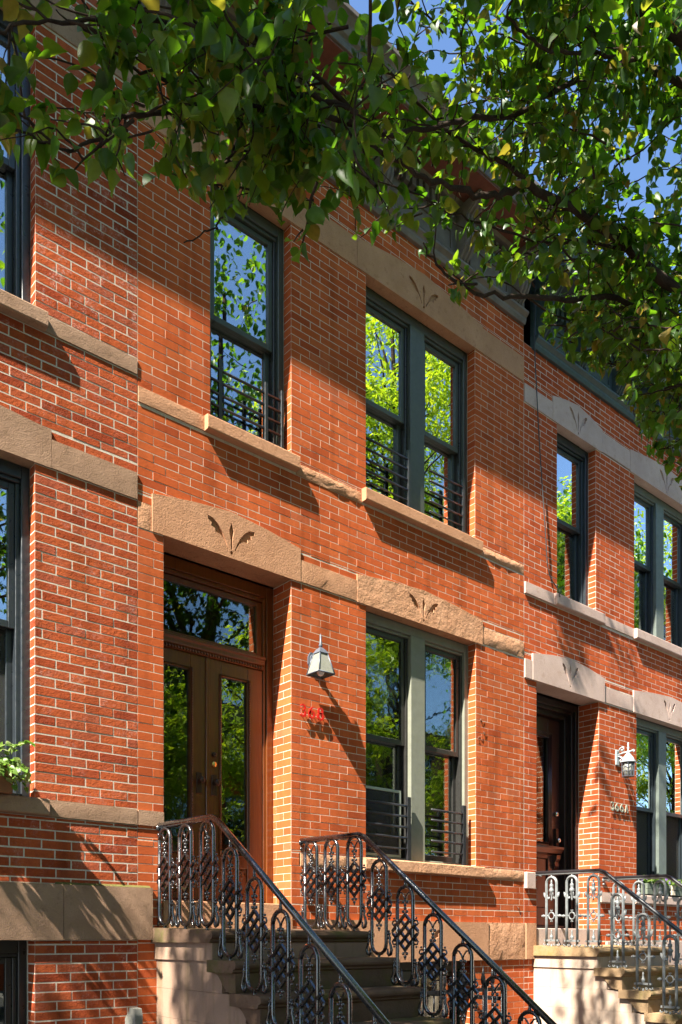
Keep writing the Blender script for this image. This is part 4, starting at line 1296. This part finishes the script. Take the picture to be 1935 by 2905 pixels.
# ------------------------------------------------------------------ leaves
def leaf_shape(fold=.25, curl=.2, wid=.82, seg=7):
    """a broad pointed leaf along +x, length 1, folded on its midrib"""
    prof = [(0, .0), (.07, .33), (.20, .47), (.38, .47), (.56, .38), (.72, .25), (.86, .09), (1.0, 0)]
    vs_ = []; fs = []
    for i, (x, h) in enumerate(prof):
        zc = -curl * x * x
        hw = h * wid
        vs_ += [(x, 0, zc), (x, hw, zc + fold * hw), (x, -hw, zc + fold * hw)]
    for i in range(len(prof) - 1):
        a, b = i * 3, i * 3 + 3
        if i == 0: fs += [(a, b, b + 1), (a, b + 2, b)]
        elif i == len(prof) - 2: fs += [(a, b, a + 1), (a, a + 2, b)]
        else: fs += [(a, b, b + 1, a + 1), (a, a + 2, b + 2, b)]
    return np.array(vs_, dtype=np.float64), fs
def many_leaves(name, xf, m, parent, shapes, kind='stuff'):
    """xf: list of (pos, 3x3, size, tone, shape index)"""
    V = []; F = []; T = []
    k = 0
    for p, mtx, s_, tone, si in xf:
        v, fs = shapes[si]
        V.append((v * s_) @ np.array(mtx).T + np.array(p))
        F += [tuple(i + k for i in q) for q in fs]
        T += [tone] * len(fs)
        k += len(v)
    me = bpy.data.meshes.new(name)
    me.from_pydata(np.concatenate(V).tolist(), [], F)
    me.materials.append(m)
    a = me.attributes.new('tone', 'FLOAT_COLOR', 'FACE')
    a.data.foreach_set('color', np.array([(t, 0, 0, 1) for t in T], dtype=np.float32).ravel())
    me.polygons.foreach_set('use_smooth', [True] * len(F))
    o = link(name, me, parent)
    if kind: o['kind'] = kind
    return o
def frame(d, r, droop=None):
    d = Vector(d).normalized()
    ref = Vector((r.gauss(0, .45), r.gauss(0, .45), 1)).normalized()
    y = ref.cross(d)
    y = y.normalized() if y.length > 1e-4 else Vector((0, 1, 0))
    z = d.cross(y)
    return [[d.x, y.x, z.x], [d.y, y.y, z.y], [d.z, y.z, z.z]]
SHAPES = [leaf_shape(.30, .30, .80), leaf_shape(.55, .10, .76), leaf_shape(.2, .45, .86), leaf_shape(.8, .35, .74)]

# ------------------------------------------------------------------ the street tree over the pavement
SKIRT = [(0.84, 3.68), (0.92, 3.75), (1.01, 3.9), (1.14, 3.93), (1.26, 4.05), (1.38, 4.12), (1.5, 4.14), (1.57, 4.05), (1.68, 4.16), (1.77, 4.28), (1.85, 4.19), (1.97, 4.11), (2.08, 4.18), (2.19, 4.37), (2.3, 4.39), (2.43, 4.33), (2.55, 4.48), (2.69, 4.53), (2.83, 4.37), (2.97, 4.42), (3.13, 4.57), (3.29, 4.66), (3.46, 4.52), (3.64, 4.53), (3.84, 4.56), (4.04, 4.57), (4.26, 4.51), (4.39, 4.34), (4.82, 4.25)]
def skirt(p):
    """height of the crown's ragged underside over a point of the pavement"""
    k = (p[1] + 5.53) / 2.53
    x = p[0] / k
    if x <= SKIRT[0][0]: t = SKIRT[0][1] + .1
    elif x >= SKIRT[-1][0]: t = SKIRT[-1][1]
    else:
        for (a, b), (c, d_) in zip(SKIRT, SKIRT[1:]):
            if a <= x <= c:
                t = b + (d_ - b) * (x - a) / (c - a); break
    return 1.6 + (t - 1.6) * k
def shades_wall(p):
    y = -p[1]
    zx, zz = p[0] + 4.0 * y, p[2] - 4.85 * y
    return zz > -.3 and .8 < zx < 12
TX, TY = 5.65, -3.15
tree = thing('pear_tree', (TX, TY, 0), 'leafy street tree whose boughs hang across the top of the view', 'tree')
rt = random.Random(5)
limbs = [
    ([(5.62, -3.12, 3.2), (5.35, -3.05, 4.7), (5.06, -3.0, 5.42), (4.83, -3.0, 5.43), (4.38, -2.95, 5.48), (3.94, -2.9, 5.49), (3.48, -2.9, 5.39)], .10, .042),
    ([(3.48, -2.9, 5.39), (3.25, -2.9, 5.21), (3.02, -2.9, 5.09), (2.66, -2.95, 4.92), (2.45, -2.95, 4.89), (2.21, -3.0, 4.77), (2.0, -3.0, 4.7)], .036, .014),
    ([(3.48, -2.9, 5.39), (3.31, -2.9, 5.38), (3.21, -2.85, 5.42), (3.01, -2.8, 5.43), (2.87, -2.75, 5.51), (2.6, -2.7, 5.6)], .028, .012),
    ([(5.25, -3.02, 5.0), (5.21, -2.8, 5.5), (4.44, -2.8, 5.34), (3.92, -2.8, 5.08), (3.55, -2.8, 4.92), (3.19, -2.8, 4.76), (2.94, -2.8, 4.75), (2.82, -2.8, 4.81)], .045, .009),
    ([(4.36, -2.95, 5.48), (4.10, -2.8, 5.50), (3.86, -2.75, 5.39), (3.38, -2.75, 5.21), (3.07, -2.75, 5.12), (2.75, -2.75, 5.05)], .022, .007),
    ([(5.62, -3.14, 4.2), (5.2, -3.25, 5.9), (4.5, -3.3, 6.39), (4.25, -3.3, 6.33), (3.95, -3.3, 6.23), (3.72, -3.3, 6.16), (3.3, -3.3, 6.10), (2.6, -3.3, 5.9), (2.0, -3.25, 5.5)], .12, .02),
    ([(4.95, -3.27, 6.2), (4.7, -3.2, 6.55), (4.44, -3.2, 6.45), (3.89, -3.2, 6.07), (3.58, -3.2, 5.88), (3.24, -3.2, 5.66), (3.03, -3.2, 5.6), (2.93, -3.2, 5.63)], .03, .012),
    ([(4.75, -3.29, 6.35), (4.5, -3.1, 6.44), (3.92, -3.1, 6.23), (3.61, -3.1, 6.14), (3.32, -3.1, 6.02), (2.96, -3.1, 5.85), (2.4, -3.1, 5.55)], .05, .02),
    ([(4.2, -3.1, 6.34), (4.03, -2.95, 6.3), (3.58, -2.95, 5.87), (3.27, -2.95, 5.58), (2.89, -2.95, 5.31), (2.66, -2.95, 5.12), (2.41, -2.95, 4.95), (2.25, -2.95, 4.94)], .034, .016),
    ([(2.41, -2.95, 4.95), (2.36, -3.0, 4.89), (2.03, -3.0, 4.75), (1.71, -3.0, 4.57), (1.5, -3.0, 4.44), (1.33, -3.0, 4.32), (1.22, -3.0, 4.23), (1.15, -3.0, 4.13), (1.06, -3.0, 4.04), (.97, -3.0, 4.01), (.9, -3.0, 3.99)], .018, .004),
    ([(2.25, -2.95, 4.94), (2.12, -3.1, 4.75), (1.87, -3.1, 4.65), (1.64, -3.1, 4.57), (1.53, -3.1, 4.59), (1.5, -3.1, 4.73), (1.45, -3.1, 4.79)], .014, .005),
    ([(2.0, -3.0, 4.7), (1.94, -2.9, 4.71), (1.76, -2.9, 4.63), (1.71, -2.9, 4.49), (1.67, -2.9, 4.38), (1.67, -2.9, 4.23), (1.62, -2.9, 4.15), (1.51, -2.9, 4.05)], .010, .003),
    ([(2.12, -3.1, 4.75), (1.73, -3.1, 4.74), (1.37, -3.1, 4.56), (1.12, -3.1, 4.39), (.91, -3.1, 4.24), (.76, -3.1, 4.11), (.6, -3.1, 4.1)], .013, .004),
    ([(1.5, -3.0, 4.44), (1.3, -3.1, 4.33), (1.16, -3.1, 4.32), (1.06, -3.1, 4.32), (.97, -3.1, 4.32)], .008, .003),
    ([(5.3, -3.05, 4.8), (5.5, -2.6, 5.6), (5.6, -2.2, 6.2), (5.7, -1.9, 6.6), (5.6, -1.7, 7.0)], .05, .012),
    ([(5.5, -2.6, 5.6), (5.1, -2.3, 5.75), (4.7, -2.1, 5.8), (4.4, -1.95, 5.95)], .025, .008),
    ([(5.6, -2.2, 6.2), (6.0, -2.0, 6.3), (6.3, -1.8, 6.2), (6.5, -1.7, 6.0)], .025, .008),
]
trunk = MB()
trunk.tube(smooth([(TX + .02, TY, -.02), (TX, TY, .5), (TX - .02, TY + .01, 1.6), (TX, TY + .02, 3.0), (TX - .05, TY + .01, 4.4), (TX + .1, TY, 6.0), (TX + .05, TY + .1, 7.6), (TX - .1, TY + .3, 9.4)]),
           [.19 - .17 * i / 35 for i in range(36)], 12)
trunk.build('trunk', M['bark'], tree)
twigs = MB()
leaves = []      # (pos, frame, size, tone, shape)
def thin(p):
    """share of twigs missing at a point: sparse patches in the crown"""
    k = (p[1] + 5.53) / 2.53
    xs, zs = p[0] / k, 1.6 + (p[2] - 1.6) / k
    if 2.4 < xs < 3.5 and zs < 5.02 + (xs - 2.5) * .33: return .72        # under the middle limb
    if p[0] > 2.2 and p[1] < -2.97 and zs < 6.2: return .6                # the limbs hang clear on the pavement side
    if xs >= 3.5 and zs < 5.05: return .6 if xs < 4.0 else .3
    if xs < 1.6: return .25
    return 0.
def leaf_ok(p):
    return p[2] > skirt(p) and p[1] < -1.45 and not shades_wall(p)
def add_leaf(p, d, r, s=None):
    s = s or r.choice((r.uniform(.036, .058), r.uniform(.056, .076), r.uniform(.062, .086)))
    dirn = Vector(d).normalized() * .55 + Vector((r.gauss(0, .5), r.gauss(0, .5), r.gauss(-.45, .5)))
    if dirn.length < .1: dirn = Vector((0, 0, -1))
    dirn.normalize()
    pet = Vector(p) + dirn * .022
    tip = pet + dirn * s
    if not leaf_ok(tip) or not leaf_ok(pet): return
    t = r.random()
    tone = r.uniform(.0, .62) if t < .66 else (r.uniform(.6, .84) if t < .91 else r.uniform(.88, 1))
    leaves.append((tuple(pet), frame(dirn, r), s, tone, r.randrange(4)))
def grow(p, d, length, rad, level, r):
    if r.random() < thin(p): return
    pts = [Vector(p)]
    n = max(3, int(length / .045))
    d = Vector(d).normalized()
    for i in range(n):
        d = (d + Vector((r.gauss(0, .17), r.gauss(0, .17), r.gauss(-.035, .15)))).normalized()
        q = pts[-1] + d * (length / n)
        if q.z < skirt(q) + .02 or q.y > -1.5 or (i > 2 and r.random() < thin(q) * .3):
            break
        pts.append(q)
    if len(pts) < 3: return
    twigs.tube(pts, [rad * (1 - .7 * i / len(pts)) for i in range(len(pts))], 4 if level else 5, cap=False)
    for i in range(1, len(pts)):
        dd = pts[i] - pts[i - 1]
        if level < 1 and r.random() < .26:
            sd = Vector((r.gauss(0, 1), r.gauss(0, 1), r.gauss(-.1, .7)))
            grow(pts[i], dd.normalized() * .6 + sd.normalized(), length * r.uniform(.35, .6), rad * .6, level + 1, r)
        for k in range(1 if r.random() < .8 else 2):
            add_leaf(pts[i], dd, r)
    for k in range(3):
        add_leaf(pts[-1], pts[-1] - pts[-2], r)
for pts, r0, r1 in limbs:
    sp = smooth(pts, 5)
    for i in range(1, len(sp) - 1):
        sp[i] = sp[i] + Vector((rt.gauss(0, .006), rt.gauss(0, .006), rt.gauss(0, .006)))
    n = len(sp)
    lm = MB().tube(sp, [(r0 + (r1 - r0) * i / (n - 1)) * (.44 if r0 > .02 else .7) * (1 + .10 * math.sin(i * 1.9) + rt.uniform(-.06, .06)) for i in range(n)], 8)
    lm.build('branch', M['bark'], tree)
    acc = 0
    for i in range(1, n):
        acc += (sp[i] - sp[i - 1]).length
        if sp[i].z < 4: pass
        while acc > .12:
            acc -= .12
            d = (sp[i] - sp[i - 1]).normalized()
            sd = Vector((rt.gauss(0, 1), rt.gauss(0, 1), rt.gauss(.1, .8))).normalized()
            grow(sp[i], d * .5 + sd, rt.uniform(.22, .5), .0045, 0, rt)
# boughs that fill the crown above and behind
for i in range(440):
    x = rt.uniform(.4, 6.4) if i < 260 else rt.uniform(3.6, 6.6); y = rt.uniform(-3.7, -1.6) if i < 260 else rt.uniform(-2.9, -1.6)
    zl = skirt((x, y))
    z = zl + .12 + abs(rt.gauss(0, .85))
    if z > 9: continue
    if x / (y + 5.53) < .62 and rt.random() < .5: continue
    ang = rt.gauss(math.pi, .9)
    grow((x, y, z), (math.cos(ang), math.sin(ang), rt.gauss(0, .3)), rt.uniform(.35, .7), .006, 0, rt)
# the upper crown, above the picture
up = []
for i in range(420):
    x = rt.uniform(-.6, 6.4); y = rt.uniform(-4.4, -1.9)
    z = max(skirt((x, y)) + 1.75 + .45 * max(0, x - 3.0), 5.4) + rt.random() ** 1.3 * 3.4
    for k in range(22):
        p = Vector((x + rt.gauss(0, .2), y + rt.gauss(0, .2), z + rt.gauss(0, .16)))
        if not leaf_ok(p) : continue
        d = Vector((rt.gauss(0, 1), rt.gauss(0, 1), -.5)).normalized()
        leaves.append((tuple(p), frame(d, rt), rt.uniform(.07, .095), rt.random() * .8, rt.randrange(4)))
for i in range(34):
    x = rt.uniform(4.2, 5.5); y = rt.uniform(-3.4, -2.6); z = rt.uniform(9.2, 10.6)
    for k in range(26):
        p = Vector((x + rt.gauss(0, .13), y + rt.gauss(0, .13), z + rt.gauss(0, .13)))
        d = Vector((rt.gauss(0, 1), rt.gauss(0, 1), -.5)).normalized()
        leaves.append((tuple(p), frame(d, rt), rt.uniform(.07, .095), rt.random() * .7, rt.randrange(4)))
# upper crown near the cornice: throws the dapple on the right house
for i in range(150):
    x = rt.uniform(2.6, 4.6); y = rt.uniform(-1.25, -.85); z = rt.uniform(9.3, 11.6)
    for k in range(8):
        p = Vector((x + rt.gauss(0, .16), y + rt.gauss(0, .1), z + rt.gauss(0, .16)))
        q = (p.x + 4.0 * -p.y, p.z - 4.85 * -p.y)
        if 7.9 < q[0] < 10.6 and q[1] < 5.1 and (math.sin(q[0] * 5.1 + q[1] * 2.2) + math.sin(q[1] * 3.7 - q[0] * 1.3)) > .55:
            d = Vector((rt.gauss(0, 1), rt.gauss(0, 1), -.6)).normalized()
            leaves.append((tuple(p), frame(d, rt), .09, rt.random() * .7, rt.randrange(4)))
twg = twigs.build('twigs', M['bark'], tree, fix=False)
twg['kind'] = 'stuff'
def vis(l):
    x, y, z = l[0]
    dp = depth_of(x, y)
    px = (x * CS - (y + 5.53) * SN) / dp * 2400 + 967
    py = 2660 - (z - 1.6) / dp * 2400
    return 0 < px < 1935 and 0 < py < 2905, dp / l[2]
big = sorted([(vis(l)[1], i) for i, l in enumerate(leaves) if vis(l)[0]])[:298]
chosen = {i for _, i in big}
leaf_mesh = []
for si, (v, fs) in enumerate(SHAPES):
    for tn in (.12, .35, .55, .75, .94):
        me = bpy.data.meshes.new('leaf')
        me.from_pydata(v.tolist(), [], fs)
        me.materials.append(M['leaf'])
        a = me.attributes.new('tone', 'FLOAT_COLOR', 'FACE')
        a.data.foreach_set('color', np.array([(tn, 0, 0, 1)] * len(fs), dtype=np.float32).ravel())
        me.polygons.foreach_set('use_smooth', [True] * len(fs))
        leaf_mesh.append((si, tn, me))
for i in chosen:
    p, mt, s_, tn, si = leaves[i]
    me = min((c for c in leaf_mesh if c[0] == si), key=lambda c: abs(c[1] - tn))[2]
    o = bpy.data.objects.new('leaf', me)
    col.objects.link(o)
    o.parent = tree
    o.matrix_parent_inverse = Matrix.Translation(-tree.location)
    o.matrix_basis = Matrix.Translation(p) @ Matrix(mt).to_4x4() @ Matrix.Scale(s_, 4)
many_leaves('crown', [l for i, l in enumerate(leaves) if i not in chosen], M['leaf'], tree, SHAPES)
print('pear leaves', len(leaves))

# ------------------------------------------------------------------ the next tree along, left of the camera: shades the foot of the stoop
t2 = thing('pear_tree', (-3.6, -3.4, 0), 'neighbouring street tree shading the foot of the brown stoop', 'tree')
MB().tube(smooth([(-3.6, -3.4, -.02), (-3.6, -3.4, 1.5), (-3.55, -3.35, 3.2), (-3.4, -3.1, 5), (-3.2, -2.8, 7), (-3.0, -2.5, 9)]), [.2 - .17 * i / 25 for i in range(26)], 10).build('trunk', M['bark'], t2)
lv = []
r2 = random.Random(9)
cl = [(r2.uniform(-6.2, -.6), r2.uniform(-4.4, -1.4), r2.uniform(5.6, 10.2)) for _ in range(820)]
for c in cl:
    for k in range(26):
        p = Vector((c[0] + r2.gauss(0, .2), c[1] + r2.gauss(0, .2), c[2] + r2.gauss(0, .2)))
        yy = -p.y
        wx, wz = p.x + 4.0 * yy, p.z - 4.85 * yy
        if wz > 1.95 - .25 * max(0, wx - 1.9) and wx > .2: continue
        foot = 1.2 < wx < 2.8 and wz < (1.9 if wx < 2.1 else 1.5)
        if p.y > -1.05 or (p.y > -1.95 and not foot and r2.random() < .85): continue
        d = Vector((r2.gauss(0, 1), r2.gauss(0, 1), -.6)).normalized()
        lv.append((tuple(p), frame(d, r2), r2.uniform(.08, .11), r2.random() * .8, r2.randrange(4)))
for i in range(430):      # unseen leaves added over kerb and road to shade the pavement
    c = (r2.uniform(-9.5, 1.5), r2.uniform(-7.6, -4.6), r2.uniform(5.6, 10.0))
    if c[0] > -2.0 and c[2] < 6.9: continue
    for k in range(13):
        p = (c[0] + r2.gauss(0, .3), min(-4.5, c[1] + r2.gauss(0, .3)), c[2] + r2.gauss(0, .25))
        d = Vector((r2.gauss(0, 1), r2.gauss(0, 1), -.6)).normalized()
        lv.append((p, frame(d, r2), r2.uniform(.15, .2), r2.random() * .8, r2.randrange(4)))
many_leaves('crown', lv, M['leaf'], t2, SHAPES)

t3 = thing('pear_tree', (13.6, -3.4, 0), 'street tree farther along the pavement beyond the cream stoop', 'tree')  # out of view, added to block sky light from the right
MB().tube(smooth([(13.6, -3.4, -.02), (13.6, -3.4, 1.5), (13.5, -3.35, 3.2), (13.4, -3.3, 5), (13.5, -3.2, 7), (13.6, -3.2, 9)]), [.2 - .17 * i / 25 for i in range(26)], 10).build('trunk', M['bark'], t3)
lv = []
cl = [(r2.uniform(-1, 1), r2.uniform(-1, 1), r2.uniform(-1, 1)) for _ in range(420)]
for c in cl:
    if sum(q * q for q in c) > 1: continue
    for k in range(24):
        p = Vector((13.6 + c[0] * 2.8 + r2.gauss(0, .22), -3.6 + c[1] * 2.0 + r2.gauss(0, .2), 7.2 + c[2] * 2.9 + r2.gauss(0, .2)))
        if p.y > -1.5: continue
        d = Vector((r2.gauss(0, 1), r2.gauss(0, 1), -.6)).normalized()
        lv.append((tuple(p), frame(d, r2), r2.uniform(.08, .12), r2.random() * .8, r2.randrange(4)))
many_leaves('crown', lv, M['leaf'], t3, SHAPES)

# ------------------------------------------------------------------ trees across the street, most seen in the window panes
spray = [(np.array([(0, 0, 0), (.5, .16, -.03), (1, 0, -.14), (.5, -.16, -.03)]), [(0, 1, 2, 3)])]
def far_tree(x, y, zc, rx, rz, n, label, seed, tall=1., low=0):
    t = thing('locust_tree', (x, y, 0), label, 'tree', 'trees across the street')
    r = random.Random(seed)
    MB().tube(smooth([(x, y, -.03), (x + .1, y, 2.2), (x - .1, y + .2, zc - rz * .4), (x + .2, y, zc + rz * .3), (x, y, zc + rz * .8)]), [.26 - .22 * i / 20 for i in range(21)], 10).build('trunk', M['bark'], t)
    xf = []
    nb = 150
    bl = []
    for i in range(nb):
        while True:
            a = Vector((r.uniform(-1, 1), r.uniform(-1, 1), r.uniform(-1, 1)))
            if .2 < a.length < 1: break
        a = a * (.35 + .65 * r.random() ** .4)
        bl.append((Vector((x + a.x * rx, y + a.y * rx * .8, zc + a.z * rz)), r.uniform(.5, 1.05)))
    br = MB()
    for c, s_ in bl[:60]:
        h0 = Vector((x, y, max(2.0, c.z - 2.2)))
        br.tube([h0, h0.lerp(c, .5) + Vector((0, 0, .3)), c], [.05, .03, .012], 5)
    br.build('branch', M['bark'], t)
    for i in range(n):
        c, s_ = bl[r.randrange(nb)]
        g = Vector((r.gauss(0, 1), r.gauss(0, 1), r.gauss(0, .62))) * .5 * s_
        d = Vector((r.gauss(0, 1) + g.x, r.gauss(0, 1) + g.y, r.gauss(-.5, .4)))
        xf.append((tuple(c + g), frame(d, r), r.uniform(.16, .32), r.random(), 0))
    many_leaves('crown', xf, M['leaf_far'], t, spray)
far = [(9.0, -13.5, 6.4, 3.0, 3.2, 'full green locust tree across the street reflected in the parlour window'),
       (15.0, -13.8, 7.6, 3.6, 4.2, 'tall locust tree across the street reflected in the upper double window'),
       (19.2, -14.2, 15.5, 5.0, 8.6, 'bright yellow green locust tree filling the upper double window reflection'),
       (28.0, -14.4, 13.5, 5.0, 8.0, 'locust tree across the street reflected in the upper windows of the right house'),
       (3.5, -13.4, 5.2, 2.8, 3.0, 'low locust tree across the street reflected in the door glass'),
       (37.0, -14.0, 13.0, 5.0, 8.0, 'farthest locust tree across the street reflected in the right house'),
       (23.5, -13.4, 6.2, 3.4, 4.0, 'low locust tree across the street reflected in the right parlour pane'),
       (-4.0, -13.8, 7.5, 4.2, 5.0, 'locust tree straight across the street from the left house'),  # this tree and the next: in no pane, added to block bright left sky
       (-12.0, -13.8, 8.0, 4.4, 5.5, 'locust tree farthest to the left across the street')]
for i, (x, y, zc, rx, rz, lb) in enumerate(far):
    far_tree(x, y, zc, rx, rz, 30000 if rz > 6 else 14000 if x > 0 else 9000, lb, 100 + i)

# ------------------------------------------------------------------ potted plant on the left sill, window boxes on the right
pt = thing('flower_box', (1.72, 0, 2.512), 'brown planter on the far left window sill with trailing variegated leaves', 'planter')
MB().prism([(-.105, 2.514), (.06, 2.514), (.07, 2.67), (-.135, 2.67)], 1.25, 1.885, 'x').box(1.24, 1.90, -.14, .075, 2.67, 2.685).build('box', M['terracotta'], pt, .004)
r3 = random.Random(4)
lv = []; st = MB()
for i in range(48):
    b = Vector((r3.uniform(1.40, 1.87), r3.uniform(-.12, .05), 2.68))
    d = Vector((r3.gauss(0, .5), r3.gauss(-.5, .4), r3.uniform(.2, 1.1))).normalized()
    pts = [b]
    for k in range(7):
        d = (d + Vector((r3.gauss(0, .12), r3.gauss(-.03, .08), -.24))).normalized()
        q = pts[-1] + d * .035
        if q.y > .06: q.y = .06
        if q.z < 2.53: q.z = 2.53
        pts.append(q)
        if k > 0:
            for s_ in (-1, 1):
                dd = (d + Vector((r3.gauss(0, .7), r3.gauss(-.1, .5), r3.gauss(.1, .4)))).normalized()
                if (q + dd * .05).y < .075:
                    lv.append((tuple(q), frame(dd, r3), r3.uniform(.035, .055), r3.random(), r3.randrange(4)))
    st.tube(pts, .002, 4, cap=False)
st.build('stems', M['leaf_plant'], pt)
many_leaves('foliage', lv, M['leaf_plant'], pt, SHAPES)
for bx0, bx1, lab, mm in ((9.62, 10.14, 'mossy board window box with purple pansies behind the silver railing', 'planter_wood'), (10.17, 10.9, 'pale stone edged window box with yellow green leaves at the far right', 'planter_wood')):
    pt = thing('flower_box', ((bx0 + bx1) / 2, 0, 2.13), lab, 'planter', 'window boxes on the right house sill')
    k = MB()
    k.box(bx0, bx1, -.04, -.02, 2.135, 2.20); k.box(bx0, bx1, -.04, -.02, 2.203, 2.27); k.box(bx0, bx1, .07, .088, 2.135, 2.27); k.box(bx0, bx0 + .02, -.02, .07, 2.135, 2.27); k.box(bx1 - .02, bx1, -.02, .07, 2.135, 2.27); k.box(bx0 + .02, bx1 - .02, -.02, .07, 2.14, 2.25)
    k.build('box', M[mm], pt, .003)
    if bx0 > 10:
        for q in (2.137, 2.205):
            MB().box(bx0 + .005, bx0 + .10, -.062, -.041, q, q + .062).build('stone_block', M['planter_stone'], pt, .006)
    lv = []; fl = MB(); fw = MB()
    for i in range(70):
        p = Vector((r3.uniform(bx0 + .02, bx1 - .02), r3.uniform(-.03, .07), 2.255 + r3.random() * .03))
        d = Vector((r3.gauss(0, .6), r3.gauss(-.35, .4), r3.uniform(.2, 1))).normalized()
        for k2 in range(3):
            dd = (d + Vector((r3.gauss(0, .5), r3.gauss(0, .5), r3.gauss(0, .4)))).normalized()
            if (p + dd * .1).y < .08:
                lv.append((tuple(p + d * .02 * k2), frame(dd, r3), r3.uniform(.05, .085), r3.uniform(0, .75), r3.randrange(4)))
        if r3.random() < .45:
            q = p + d * r3.uniform(.04, .09)
            tgt = fl if r3.random() < .7 else fw
            for a in range(5):
                tgt.ball((q.x + .012 * math.cos(a * 1.256), min(q.y, .07) - .004, q.z + .012 * math.sin(a * 1.256)), .010, (1, .35, 1), 6, 4)
    many_leaves('foliage', lv, M['leaf_plant'], pt, SHAPES)
    fl.build('flowers', M['petal_purple'], pt); fw.build('flowers', M['petal_white'], pt)

# ------------------------------------------------------------------ houses across the street, added to block low sky, seen only in window reflections
for i in range(9):
    x0 = -14 + i * 6.0
    hh = 10.2 + .5 * math.sin(i * 2.1)
    o = thing('brick_row_house', (x0 + 3, -20, 0), ['shaded brick row house across the street, %s from the left' % q for q in ('first', 'second', 'third', 'fourth', 'fifth', 'sixth', 'seventh', 'eighth', 'ninth')][i], 'house', 'row houses across the street')
    MB().box(x0, x0 + 5.985, -28, -20, -.01, hh).build('wall', M['brick_right' if i % 2 else 'stone_left'], o)
    MB().box(x0, x0 + 5.98, -20.0, -19.55, hh - .5, hh + .25).build('cornice', M['cornice_left'], o, .03)
    for z in (1.6, 5.0, 8.0 - .2):
        for k in range(3):
            xa = x0 + .65 + k * 1.75
            wn = MB().box(xa, xa + 1.15, -20.0, -19.93, z, z + 1.75).build('window', M['frame_left'], o, .01)
            MB().box(xa + .1, xa + 1.05, -19.929, -19.925, z + .1, z + 1.65).build('pane', M['glass_old'], wn)
